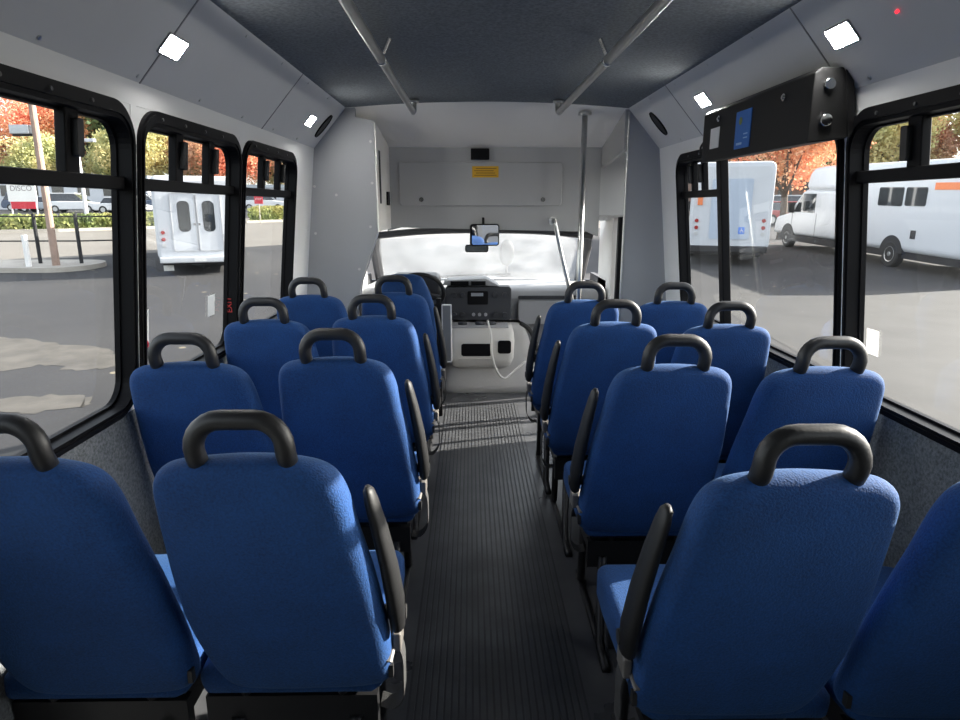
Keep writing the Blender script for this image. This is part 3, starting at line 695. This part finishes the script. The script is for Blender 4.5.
# ------------------------------------------------------------------ outside
SL = .027
def gz(y): return -.7+SL*y
bm = NB(); vsn = [bm.verts.new((x, y, gz(y))) for x, y in ((-160, -60), (160, -60), (160, 170), (-160, 170))]; bm.faces.new(vsn)
g = structure('ground', bm, M_ground)
bm = NB(); rs = []
for x, y in ((-80, 13), (-30, 17.5), (-14.5, 19.7), (-7, 26.5), (14, 42), (60, 80)):
    rs.append([(x, y, gz(y)+.006), (x-11, y+22, gz(y+22)+.006)])
for a, b in zip(rs, rs[1:]): bm.faces.new([bm.verts.new(p) for p in (a[0], b[0], b[1], a[1])])
# the road surface is pale concrete beyond the lot
structure('ground_road', bm, mat('pale_road', (.155, .143, .125), .9, noise=(.3, .1, 1)))

# sunlit streaks and the sunlit ground at right, painted as paler asphalt
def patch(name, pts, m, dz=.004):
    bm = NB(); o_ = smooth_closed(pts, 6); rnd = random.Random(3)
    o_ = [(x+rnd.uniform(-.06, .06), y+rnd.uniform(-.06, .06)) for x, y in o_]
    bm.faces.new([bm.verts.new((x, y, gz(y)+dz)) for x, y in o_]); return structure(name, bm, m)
M_sunpatch = mat('painted_sun_patch', (.075, .069, .060), .9, noise=(3, .25, 1))  # sun falling through the bus windows, put into the asphalt colour
patch('ground_sun_patch', [(-8.5, 9.8), (-7.2, 9.6), (-6.0, 9.15), (-5.05, 8.7), (-4.6, 8.0), (-5.0, 7.75), (-5.6, 8.0), (-6.2, 7.5), (-7.4, 7.6), (-8.8, 8.3)], M_sunpatch); patch('ground_sun_patch', [(-5.0, 6.7), (-4.35, 6.75), (-4.1, 6.4), (-4.5, 6.2), (-5.1, 6.3), (-5.6, 6.5)], M_sunpatch)
M_lit_apron = mat('pale_lit_apron', (.046, .045, .043), .9, noise=(1.2, .18, 1), bump=(25, .2))  # paler tone carries the sunlight, ending at the parked bus's shadow edge
patch('ground_lit_apron', [(3, -8), (4.2, 6), (5.0, 13.4), (8, 13.9), (14, 13.8), (26, 12), (24, -8)], M_lit_apron, .003)

# hood of this bus
t = thing('bus_hood', 'pale grey hood of this bus seen through the windshield', 'hood', (0, 6.5, 0))
bm = NB(); rs = []
for y, z, w in ((.04, .73, .98), (.3, .73, .97), (.8, .69, .90), (1.1, .58, .84), (1.2, .35, .82), (1.22, -.25, .82)):
    rs.append([(-w, y, -.3), (-w, y, max(z-.14, -.28)), (-w+.1, y, max(z-.03, -.27)), (0, y, z+.03), (w-.1, y, max(z-.03, -.27)), (w, y, max(z-.14, -.28)), (w, y, -.3)])
rings(bm, rs, True); obj('hood_shell', bm, mat('hood_paint', (.42, .44, .48), .35, coat=.3), t, smooth=True)
bm = NB(); tube(bm, [(-.5, -.0, .79), (0, -.02, .815), (.3, -.03, .82)], .012, 6); obj('wiper', bm, M_rubber, t)
t = thing('oval_stand_in', 'added oval shape on an arm on the hood, standing in for a vehicle ahead', 'mirror', (.30, 7.2, .66))  # oval body added for a bright shape ahead, taken for another vehicle
bm = NB(); rs = []
for dy, k in ((0, .5), (.004, .95), (.03, 1), (.07, .8), (.09, .4)): rs.append([(.085*k*math.cos(a), dy, .32+.15*k*math.sin(a)) for a in [2*PI*j/20 for j in range(20)]])
rings(bm, rs, True); obj('oval_shell', bm, M_rubber, t, smooth=True)
bm = NB(); tube(bm, [(0, .05, .2), (0, .03, .09)], .014, 8); obj('arm', bm, M_rubber, t)

def wheel(parent, x, y, r=.36, w=.24, s=1):
    o = bpy.data.objects.new('wheel', None)
    bm = NB(); rs = []
    for dx, k in ((-w/2, .62), (-w/2, .9), (-w/2+.03, 1), (w/2-.03, 1), (w/2, .9), (w/2, .62)):
        rs.append([(x+dx, y+r*k*math.cos(a), r+r*k*math.sin(a)) for a in [2*PI*j/24 for j in range(24)]])
    rings(bm, rs, True); wh = obj('wheel', bm, M_tire, parent, smooth=False)
    bm = NB(); rs = []
    for dx, k in ((w/2-.01, .6), (w/2+.008, .58), (w/2-.02, .45), (w/2-.01, .2), (w/2+.02, .16)):
        rs.append([(x+s*dx, y+r*k*math.cos(a), r+r*k*math.sin(a)) for a in [2*PI*j/20 for j in range(20)]])
    rings(bm, rs, True); obj('wheel_rim', bm, M_rim, wh, smooth=False)
    bpy.data.objects.remove(o)

def shuttle(label, x, y, rz, L=8.9, nose=True, H=2.92, rear='doors', rw=3.4, fw=9.85, win=None, group='white shuttle buses outside', W=1.15):
    t = thing('shuttle_bus', label, 'bus', (x, y, gz(y)), rz, group, rx=math.atan(SL))
    # body box: rounded section lofted along y
    bm = NB(); rs = []
    def sec(w, z0, z1, r, yb, yt): return [(u, yb+(yt-yb)*(v-z0)/(z1-z0), v) for u, v in rrect(-w, w, z0, z1, r, 5)]
    rs.append(sec(W-.10, .52, H-.14, .12, .0, .06)); rs.append(sec(W-.02, .46, H-.03, .16, .03, .10)); rs.append(sec(W, .45, H, .18, .12, .18))
    rs.append(sec(W, .45, H, .18, L-2.7, L-2.7)); rs.append(sec(W-.06, .48, H-.02, .18, L-2.55, L-2.55)); rs.append(sec(W-.15, .6, H-.1, .2, L-2.5, L-2.5))
    rings(bm, rs, True); obj('body', bm, M_ext, t, smooth=False)
    bm = NB(); rs = []                  # fibreglass cap over the cab
    for w_, z0, z1, yb, yt in ((W-.15, 2.2, H-.1, L-2.7, L-2.7), (W-.03, 2.12, H-.01, L-2.6, L-2.6), (W-.04, 2.12, H, L-1.0, L-1.2), (W-.10, 2.14, H-.03, L-.2, L-.55), (W-.2, 2.18, H-.12, L+.02, L-.2), (W-.4, 2.24, H-.3, L+.08, L-.05)):
        rs.append(sec(w_, z0, z1, min(.16, (z1-z0)*.4), yb, yt))
    rings(bm, rs, True); obj('roof_cap', bm, M_ext, t, smooth=False)
    # cab
    bm = NB(); rs = []
    cw = 1.02
    for yy, zt, zb, w in ((L-2.6, 2.15, .5, cw), (L-.1, 2.15, .5, cw), (L+.12, 2.08, .5, cw), (L+.95, 1.38, .5, cw), (L+1.1, 1.28, .5, cw), (L+2.0, 1.12, .48, cw-.03), (L+2.15, .95, .5, cw-.06), (L+2.2, .6, .5, cw-.08)):
        rs.append([(u, yy, v) for u, v in rrect(-w, w, zb, zt, min(.12, (zt-zb)*.4), 4)])
    rings(bm, rs, True); cb = obj('cab', bm, M_ext, t)
    for s in (-1, 1):
        bm = NB(); plate(bm, [(L-.85, 1.34), (L+.62, 1.34), (L+.14, 1.92), (L+.0, 2.0), (L-.85, 2.0)], lambda u, v, tt: (s*tt, u, v), cw-.01, cw+.012); obj('cab_window', bm, M_tint, cb)
    for yy in (L-1.0, L+.72):
        bm = NB(); box(bm, -cw-.006, -cw, yy-.008, yy+.008, .55, 1.33); obj('door_seam', bm, M_under, cb)
    bm = NB(); plate(bm, [(-.85, 0), (.85, 0), (.78, 1), (-.78, 1)], lambda u, v, tt: (u, L+.94-.80*v+tt*.02, 1.40+.66*v+tt*.02), 0, 1); obj('windshield', bm, M_tint, cb)
    for s in (-1, 1):
        bm = NB(); box(bm, *sorted((s*1.06, s*1.26)), L+.55, L+.65, 1.30, 1.68); tube(bm, [(s*1.0, L+.6, 1.4), (s*1.1, L+.6, 1.4)], .02, 6); obj('side_mirror', bm, M_rubber, cb)
    for s in (-1, 1):
        for (a, b, z0, z1) in (win or [(.5, 1.25, 1.62, 2.20), (1.35, 2.1, 1.62, 2.2), (2.2, 2.95, 1.62, 2.2), (3.05, 3.8, 1.62, 2.2), (3.9, 4.65, 1.62, 2.2)]):
            bm = NB(); plate(bm, rrect(a, b, z0, z1, .06, 4), lambda u, v, tt: (s*tt, u, v), W-.01, W+.012); obj('window', bm, M_tint, t)
        for k, yy in enumerate((rw, fw)):
            bm = NB(); ell = [(yy+.50*math.cos(a), .42+.48*math.sin(a)) for a in [PI*j/16 for j in range(17)]]
            ww = W if k == 0 else cw
            plate(bm, ell, lambda u, v, tt: (s*tt, u, v), ww-.12, ww+.008); obj('wheel_arch', bm, M_under, t)
            wheel(t, s*(ww-.10), yy, .37, .24, s)
    bm = NB(); box(bm, -W+.1, W-.1, .25, L+1.6, .28, .5); obj('chassis', bm, M_under, t)
    # rear
    fo = lambda u, v, tt: (u, tt+.05*(v-.5)/2.4, v)
    if rear == 'doors':
        for s in (-1, 1):
            bm = NB(); ringsolid(bm, rrect(*sorted((s*.02, s*.68)), .72, 2.42, .05, 4), rrect(*sorted((s*.035, s*.665)), .735, 2.405, .045, 4), fo, -.035, 0)
            dr = obj('rear_door', bm, mat('door_edge_grey', (.45, .45, .46), .5), t)
            bm = NB(); plate(bm, rrect(*sorted((s*.035, s*.665)), .735, 2.405, .045, 4), fo, -.025, 0.01); obj('door_panel', bm, M_ext, dr)
            bm = NB(); plate(bm, rrect(*sorted((s*.17, s*.50)), 1.30, 2.20, .13, 6), fo, -.034, -.02); obj('door_window', bm, M_tint, dr)
            bm = NB(); box(bm, *sorted((s*.04, s*.09)), -.05, -.02, 1.5, 1.55); obj('door_handle', bm, M_chrome, dr)
        bm = NB(); box(bm, -.3, .3, -.04, .0, 2.58, 2.62); obj('brake_light', bm, M_lens, t)
    else:
        bm = NB(); plate(bm, rrect(-.55, .55, .75, 2.45, .05, 4), fo, -.03, 0); obj('rear_panel', bm, mat('pale_blue_panel', (.45, .52, .62), .4), t)
        bm = NB(); box(bm, -.92, -.78, -.02, .05, 1.72, 2.05); obj('stripe', bm, M_orange, t)['label'] = 'orange stripe'
        bm = NB(); plate(bm, rrect(.25, .42, .9, 1.1, .02, 3), fo, -.034, -.028); em = obj('emblem', bm, mat('access_blue', (.1, .25, .75), .5), t); em['label'] = 'blue wheelchair access emblem'
        bm = NB(); tube(bm, [(.335+.035*math.cos(a), -.037, .98+.035*math.sin(a)) for a in [2*PI*k/12 for k in range(9)]], .006, 5); tube(bm, [(.33, -.037, 1.07), (.33, -.037, 1.0), (.37, -.037, 1.0), (.385, -.037, .95)], .007, 5); obj('pictogram', bm, M_wsticker, em)
    for s in (-1, 1):
        for z, m_ in ((1.28, M_lens), (1.08, M_lens), (.90, mat('clear_lens', (.55, .55, .55), .2))):
            bm = NB(); cyl(bm, (s*(W-.21), -.03, z), (s*(W-.21), .06, z), .055, 16); obj('tail_light', bm, m_, t)
    bm = NB(); box(bm, -W+.06, W-.06, -.14, .06, .38, .56); obj('bumper', bm, M_ext if rear == 'doors' else M_under, t, bevel=.03)
    if rear == 'doors':
        bm = NB(); box(bm, -.16, .16, -.15, -.138, .42, .54); obj('licence_plate', bm, M_wsticker, t)
        for s in (-1, 1):
            bm = NB(); box(bm, *sorted((s*.80, s*1.08)), .55, .57, .08, .5); obj('mud_flap', bm, M_wsticker, t)
    return t
# seen from behind through the second left window
shuttle('white shuttle bus seen from behind with two oval rear door windows', -7.12, 16.9, .34, L=7.0, rw=2.6, fw=7.7).scale = (.87, .87, .85)
# side-on through the right windows
rb = shuttle('white shuttle bus seen side on through the right windows, orange stripe high up', 13.06, 15.0, 0, L=8.9,
             win=[(.35, .9, 1.62, 2.2), (2.25, 3.1, 1.72, 2.22), (3.2, 4.3, 1.70, 2.22), (5.25, 6.0, 1.62, 2.5)])
bm = NB(); box(bm, -1.165, -1.14, .15, 2.0, 2.15, 2.33); obj('stripe', bm, M_orange, rb)['label'] = 'orange stripe'
bm = NB(); box(bm, -1.165, -1.14, 2.45, 2.65, .85, 1.08); obj('fuel_door', bm, M_under, rb)
bm = NB(); box(bm, -1.165, -1.14, 5.0, 6.3, .47, .72); obj('step_panel', bm, M_under, rb)
bpy.context.view_layer.update()
# seen from behind through the front right window
shuttle('white shuttle bus seen from behind beyond the front right window, round red tail lights', 7.42, 18.9, -.33, L=7.0, rear='panel', rw=2.6, fw=7.7, W=1.12)

def car(label, x, y, rz, m_, kind='sedan', group='cars parked beyond the hedge'):
    t = thing('car', label, 'car', (x, y, gz(y)), rz, group)
    bm = NB(); h = 1.0 if kind == 'suv' else .86
    prof = [(-2.2, .35), (-2.25, .65), (-2.1, h), (-1.2, h+.04), (1.0, h+.02), (2.0, h-.12), (2.25, h-.28), (2.3, .4), (2.1, .28), (-2.05, .28)]
    plate(bm, prof, lambda u, v, tt: (u, tt, v), -.88, .88); obj('body', bm, m_, t, bevel=.08, bseg=3)
    top = 1.75 if kind == 'suv' else 1.42
    bm = NB(); x0, x1 = ((-2.05, 1.1) if kind == 'suv' else (-1.6, 1.2))
    rings(bm, [[(x0, -.82, h), (x1, -.82, h), (x1, .82, h), (x0, .82, h)], [(x0+.35, -.66, top-.06), (x1-.8, -.66, top-.06), (x1-.8, .66, top-.06), (x0+.35, .66, top-.06)]], True); cab = obj('cabin_glass', bm, M_tint, t, bevel=.03)
    bm = NB(); box(bm, x0+.33, x1-.75, -.68, .68, top-.08, top); obj('roof', bm, m_, cab, bevel=.04)
    for px in (-1.35, 1.4):
        for s in (-1, 1):
            bm = NB(); cyl(bm, (px, s*.72, .33), (px, s*.90, .33), .33, 18); w_ = obj('wheel', bm, M_tire, t)
            bm = NB(); cyl(bm, (px, s*.89, .33), (px, s*.91, .33), .2, 14); obj('wheel_rim', bm, M_rim, w_)
    for s in (-1, 1):
        bm = NB(); box(bm, 2.18, 2.29, *sorted((s*.55, s*.82)), .58, .70); obj('headlight', bm, M_chrome, t)
M_cw = mat('car_white', (.75, .76, .77), .3, coat=.5); M_cb = mat('car_blue', (.05, .08, .14), .3, coat=.5); M_cs = mat('car_silver', (.38, .42, .46), .3, .3)
M_cr = mat('car_red', (.35, .05, .05), .3, coat=.5)
for lab, x, y, rz, m_, k in (
    ('white parked car beyond the hedge, left of the pale lamp post', -40.5, 63, .1, M_cs, 'sedan'), ('white van-like car beyond the fence, right of the wooden pole', -36.4, 61, .15, M_cw, 'suv'),
    ('dark blue parked car half hidden behind the wooden pole', -43.8, 66, .1, M_cb, 'suv'), ('white parked car right of the pale lamp post', -31.0, 59, .1, M_cw, 'sedan'),
    ('dark blue car beyond the fence beside the left window edge', -32.6, 66, .2, M_cb, 'suv'), ('blue-grey car behind the white bus on the left', -27.5, 62, .1, M_cb, 'sedan'),
    ('white car seen in the small upper panes of the third left window', -20.6, 66, .1, M_cw, 'suv'), ('silver car in the third left window behind the hedge', -23.2, 58, .3, M_cs, 'sedan')):
    car(lab, x, y, rz, m_, k)
for lab, x, y, rz, m_, k in (('white parked car behind the orange maple trunk', 21.6, 44, .1, M_cw, 'suv'), ('dark red parked car in the shade behind the white bus nose', 19.2, 40, .1, M_cr, 'sedan'), ('silver car far behind the orange maple', 20.5, 52, .1, M_cs, 'sedan')):
    car(lab, x, y, rz, m_, k, 'cars parked beyond the maple')

# wooden pole, lamp post, signs, fence on a kerbed island
t = thing('utility_pole', 'tall thin weathered wooden pole on the kerbed island outside left', 'pole', (-11.5, 17.9, gz(17.9)))
bm = NB(); tube(bm, [(0, 0, 0), (0, 0, 8.5)], [.095, .075], 12); obj('shaft', bm, M_wood, t)
bm = NB(); box(bm, -.62, -.12, -.12, .12, 3.55, 3.78); fl = obj('floodlight', bm, mat('galvanised_grey', (.45, .47, .48), .4, .3), t, bevel=.02)
bm = NB(); box(bm, -.62, -.1, -.02, .02, 3.5, 3.55); obj('bracket', bm, M_under, fl)
t = thing('lamp_post', 'pale metal lamp post with twin lamp heads far beyond the fence', 'lamp post', (-32.0, 55, gz(55)))
bm = NB(); tube(bm, [(0, 0, 0), (0, 0, 10)], [.16, .10], 10); obj('shaft', bm, mat('pale_metal', (.7, .7, .7), .4), t)
for s, z in ((-1, 5.4), (1, 5.8)):
    bm = NB(); box(bm, *sorted((s*.1, s*1.5)), -.2, .2, z, z+.25); obj('lamp_head', bm, M_ext, t, bevel=.05)
t = thing('lot_sign', 'white sign board with faint lettering and a red bar beneath', 'sign', (-26.95, 40, gz(40)))
for x in (-.75, .75):
    bm = NB(); cyl(bm, (x, 0, 0), (x, 0, 2.6), .04, 8); obj('post', bm, M_ext, t)
bm = NB(); box(bm, -.85, .85, -.05, .0, 1.40, 3.0-.0); obj('board', bm, M_wsticker, t)
o = txt(t, 1, 'DISCO', .44, (0, -.056, 2.16), (PI/2, 0, 0), mat('faint_letter_grey', (.22, .2, .2), .6))
bm = NB(); box(bm, -.72, .72, -.07, -.05, .98, 1.40); obj('red_bar', bm, M_red, t)
t = thing('road_sign', 'small red sign on a thin post in the third left window', 'sign', (-13.2, 41, gz(41)))
bm = NB(); cyl(bm, (0, 0, 0), (0, 0, 2.1), .03, 8); obj('post', bm, M_conc, t)
bm = NB(); box(bm, -.26, .26, -.05, -.02, 1.25, 1.8); obj('sign_plate', bm, M_red, t)
o = txt(t, 1, 'STOP', .17, (0, -.056, 1.53), (PI/2, 0, 0), M_wsticker)
t = thing('pipe_rail_fence', 'dark pipe rail fence with leaning posts beside the wooden pole', 'fence', (-11.5, 18.4, gz(18.4)))
for x, y in ((-2.6, -.2), (-.75, 0), (.4, 0.0), (1.45, .6)):
    bm = NB(); cyl(bm, (x, y, SL*y), (x, y, 1.5), .05, 10); obj('fence_post', bm, M_under, t)
for z in (1.42, .75):
    bm = NB(); tube(bm, [(-5, -.3, z), (-2.6, -.2, z), (-.75, 0, z), (.4, 0, z), (1.45, .6, z)], .022, 6); obj('rail', bm, M_under, t)
bm = NB(); cyl(bm, (0, 0, 0), (0, 0, .95), .07, 12); o = obj('bollard', bm, M_wsticker); o.location = (-12.05, 17.6, gz(17.6)+.02); tag(o, 'short white bollard left of the wooden pole', 'bollard')
bm = NB(); plate(bm, [(u, v) for u, v in rrect(-15.5, -10.6, 17.3, 19.4, .9, 6)], lambda u, v, tt: (u, v, gz(v)+tt), -.05, .13); structure('ground_island', bm, M_conc)

# pale buildings far behind the parked cars
def building(name, label, x0, x1, y, h, z0=None, m_=M_ext, roof=None, depth=9, windows=6):
    z0 = gz(y) if z0 is None else z0; t = thing(name, label, 'building', ((x0+x1)/2, y, z0)); w = (x1-x0)/2
    bxo('wall', -w, w, 0, depth, -.5, h, m_, t)
    bxo('roof', -w-.3, w+.3, -.3, depth+.3, h, h+.35, roof or M_cs, t)
    for k in range(windows):
        cx = -w+(k+.5)*2*w/windows; bxo('window', cx-.6, cx+.6, -.05, .05, h*.45, h*.8, M_tint, t)
    return t
building('warehouse', 'long low white building behind the parked cars on the left', -58, -34, 70, 3.1, windows=9, depth=5)
building('warehouse', 'low white building behind the bus on the left', -31, -12, 71, 2.2, windows=7, depth=5)
building('shed', 'brown timber building far behind the orange maple', 19, 30, 56, 3.6, depth=5, m_=mat('brown_timber', (.20, .13, .10), .8), windows=5)
building('depot', 'building with a bright blue roof above the side-on bus', 38.5, 52, 56, 3.4, m_=M_cs, roof=mat('blue_roof', (.08, .25, .6), .5), windows=4)

# ---- trees: leaf clumps made of many little leaf faces, each tree with its own trunk and crown
def foliage_mesh(name, n, clumps, leaf, m_, seed, flat=.75):
    rnd = random.Random(seed); verts = []; faces = []
    cl = []
    for _ in range(clumps):
        a, b, r = rnd.uniform(0, 2*PI), rnd.uniform(-1, 1), rnd.uniform(.25, .78)
        q = math.sqrt(1-b*b); cl.append((r*q*math.cos(a), r*q*math.sin(a), r*b*flat, rnd.uniform(.22, .42)))
    for i in range(n):
        c = cl[rnd.randrange(clumps)]
        d = Vector((rnd.gauss(0, 1), rnd.gauss(0, 1), rnd.gauss(0, 1))).normalized()*c[3]*rnd.uniform(.55, 1.05)
        p = Vector(c[:3])+d
        u = Vector((rnd.gauss(0, 1), rnd.gauss(0, 1), rnd.gauss(0, 1))).normalized(); v = u.cross(Vector((rnd.gauss(0, 1), rnd.gauss(0, 1), rnd.gauss(0, 1)))).normalized()
        s = leaf*rnd.uniform(.6, 1.4); k = len(verts)
        verts += [p-u*s, p-v*s*.6, p+u*s, p+v*s*.6]; faces.append((k, k+1, k+2, k+3))
    me = bpy.data.meshes.new(name); me.from_pydata([tuple(v) for v in verts], [], faces); me.materials.append(m_); return me
def trunk_mesh(seed):
    rnd = random.Random(seed); bm = NB()
    tube(bm, arc([(0, 0, 0), (.02, .01, .35), (-.01, .02, .7), (.02, 0, 1.0)], 3), [.05-.028*k/9 for k in range(10)], 10)
    for k in range(7):
        a = rnd.uniform(0, 2*PI); z = rnd.uniform(.38, .7); l = rnd.uniform(.3, .5)
        tube(bm, arc([(0, 0, z), (l*.4*math.cos(a), l*.4*math.sin(a), z+.15), (l*math.cos(a), l*math.sin(a), z+.42)], 3), [.024, .02, .017, .014, .011, .008, .005], 6)
    me = bpy.data.meshes.new('trunk'); bm.to_mesh(me); bm.free(); me.materials.append(M_bark); return me
trunks = [trunk_mesh(s) for s in (1, 2, 3)]
kinds = {'O': (foliage_mesh('leaves', 26000, 70, .022, M_leafO, 1), 'orange-red maple tree'), 'R': (foliage_mesh('leaves', 15000, 60, .034, M_leafR, 2), 'russet autumn tree'),
         'Y': (foliage_mesh('leaves', 15000, 60, .034, M_leafY, 3), 'yellow-green tree'), 'G': (foliage_mesh('leaves', 11000, 60, .045, M_leafG, 4, 1.0), 'dark green tree')}
def tree(kind, x, y, h, r, zc, rz, label, group):
    """h trunk height, r crown radius, zc crown centre above ground"""
    t = thing('tree', label, 'tree', (x, y, gz(y)), rz, group)
    k = bpy.data.objects.new('trunk', trunks[int(abs(x*10)) % 3]); C.objects.link(k); k.parent = t; k.scale = (h*.9, h*.9, h)
    f_ = bpy.data.objects.new('foliage', kinds[kind][0]); C.objects.link(f_); f_.parent = t; f_.location = (0, 0, zc); f_.scale = (r, r, r*.95)
    return t
GT = 'trees beyond the road on the left'
for i, (k, x, y, r, zc, where) in enumerate((
    ('R', -60, 80, 6.5, 6.5, 'at the left edge of the photo'), ('O', -51.5, 82, 6.2, 9.0, 'left of the wooden pole in the nearest left window'), ('Y', -47, 74, 4.2, 4.6, 'low behind the floodlight on the wooden pole'),
    ('G', -52, 100, 9.5, 11, 'tall in the distance behind the wooden pole'), ('G', -43.5, 88, 7.5, 9.5, 'tall behind the pale lamp post'), ('Y', -39.5, 76, 4.2, 5.0, 'right of the pale lamp post'),
    ('Y', -35.5, 72, 4.6, 5.6, 'in the first small pane of the second left window'), ('R', -31.0, 75, 4.6, 5.8, 'in the middle small pane of the second left window'),
    ('O', -26.2, 74, 4.3, 5.2, 'in the last small pane of the second left window'), ('Y', -23.6, 80, 4.6, 6.0, 'in the first small pane of the third left window'), ('R', -19.4, 78, 4.6, 5.8, 'in the last small pane of the third left window'),
    ('G', -13, 92, 6, 6.5, 'far ahead to the left of the bus'))):
    x, y, r, zc = x*1.13, y*1.13, r*1.2, zc*1.1
    tree(k, x, y, zc*.95, r, zc, i*1.3, kinds[k][1]+' '+where, GT)
tree('O', 13.6, 28.6, 4.0, 3.3, 4.55, .4, 'bright orange-red maple standing left of the side-on white bus', 'trees outside right')
for i, (k, x, y, r, zc, where) in enumerate((
    ('Y', 28.3, 46, 4.2, 6.2, 'above the side-on bus in the near right window'), ('R', 33.5, 50, 3.6, 5.0, 'beside the blue roof in the near right window'), ('G', 43, 72, 7.5, 9.5, 'tall behind the blue roof'),
    ('Y', 37.5, 47, 4.6, 7.4, 'at the right edge of the photo above the bus'), ('G', 25.5, 70, 5, 5.8, 'in the shade far behind the orange maple'), ('R', 18.5, 70, 4.4, 5.0, 'far behind the bus seen from behind on the right'), ('G', 31, 70, 7, 9, 'in the distance between two autumn crowns'))):
    tree(k, x, y, zc*.95, r, zc, i*1.1+.5, kinds[k][1]+' '+where, 'trees outside right')
# clipped hedge along the far kerb
def hedge(label, pts, h, w, seed):
    rnd = random.Random(seed); verts = []; faces = []
    L = [Vector(p) for p in pts]
    for i in range(11000):
        k = rnd.randrange(len(L)-1); p = L[k].lerp(L[k+1], rnd.random())
        a, b = rnd.uniform(-1, 1), rnd.uniform(0, 1); q = Vector((a*w*.3, a*w, gz(p.y)+h*b*(1-.25*a*a)))
        c = Vector((p.x, p.y, 0))+q; u = Vector((rnd.gauss(0, 1), rnd.gauss(0, 1), rnd.gauss(0, 1))).normalized(); v = u.cross(Vector((rnd.gauss(0, 1), 1, .3))).normalized()
        s = rnd.uniform(.06, .14); m0 = len(verts); verts += [c-u*s, c-v*s, c+u*s, c+v*s]; faces.append((m0, m0+1, m0+2, m0+3))
    me = bpy.data.meshes.new('hedge'); me.from_pydata([tuple(v) for v in verts], [], faces); me.materials.append(M_hedge)
    o = bpy.data.objects.new('hedge', me); C.objects.link(o); tag(o, label, 'hedge')
hedge('low clipped hedge along the kerb beyond the fence on the left', [(-31, 31, 0), (-21.5, 35, 0), (-14.8, 39.5, 0)], .85, .6, 5)
hedge('low green hedge crossing the third left window', [(-14.5, 44, 0), (-9.0, 49, 0)], 1.0, .7, 6)
bm = NB()
for a, b in (((-40, 27), (-21.3, 33.9)), ((-21.3, 33.9), (-14.6, 38.5)), ((-14.6, 42.6), (-7, 48.6))):
    plate(bm, [(0, 0), (1, 0), (1, 1), (0, 1)], lambda u, v, tt: (a[0]+(b[0]-a[0])*u, a[1]+(b[1]-a[1])*u+.3*v, gz(a[1]+(b[1]-a[1])*u)+.16*tt), -.3, 1)
structure('ground_kerb', bm, M_conc)
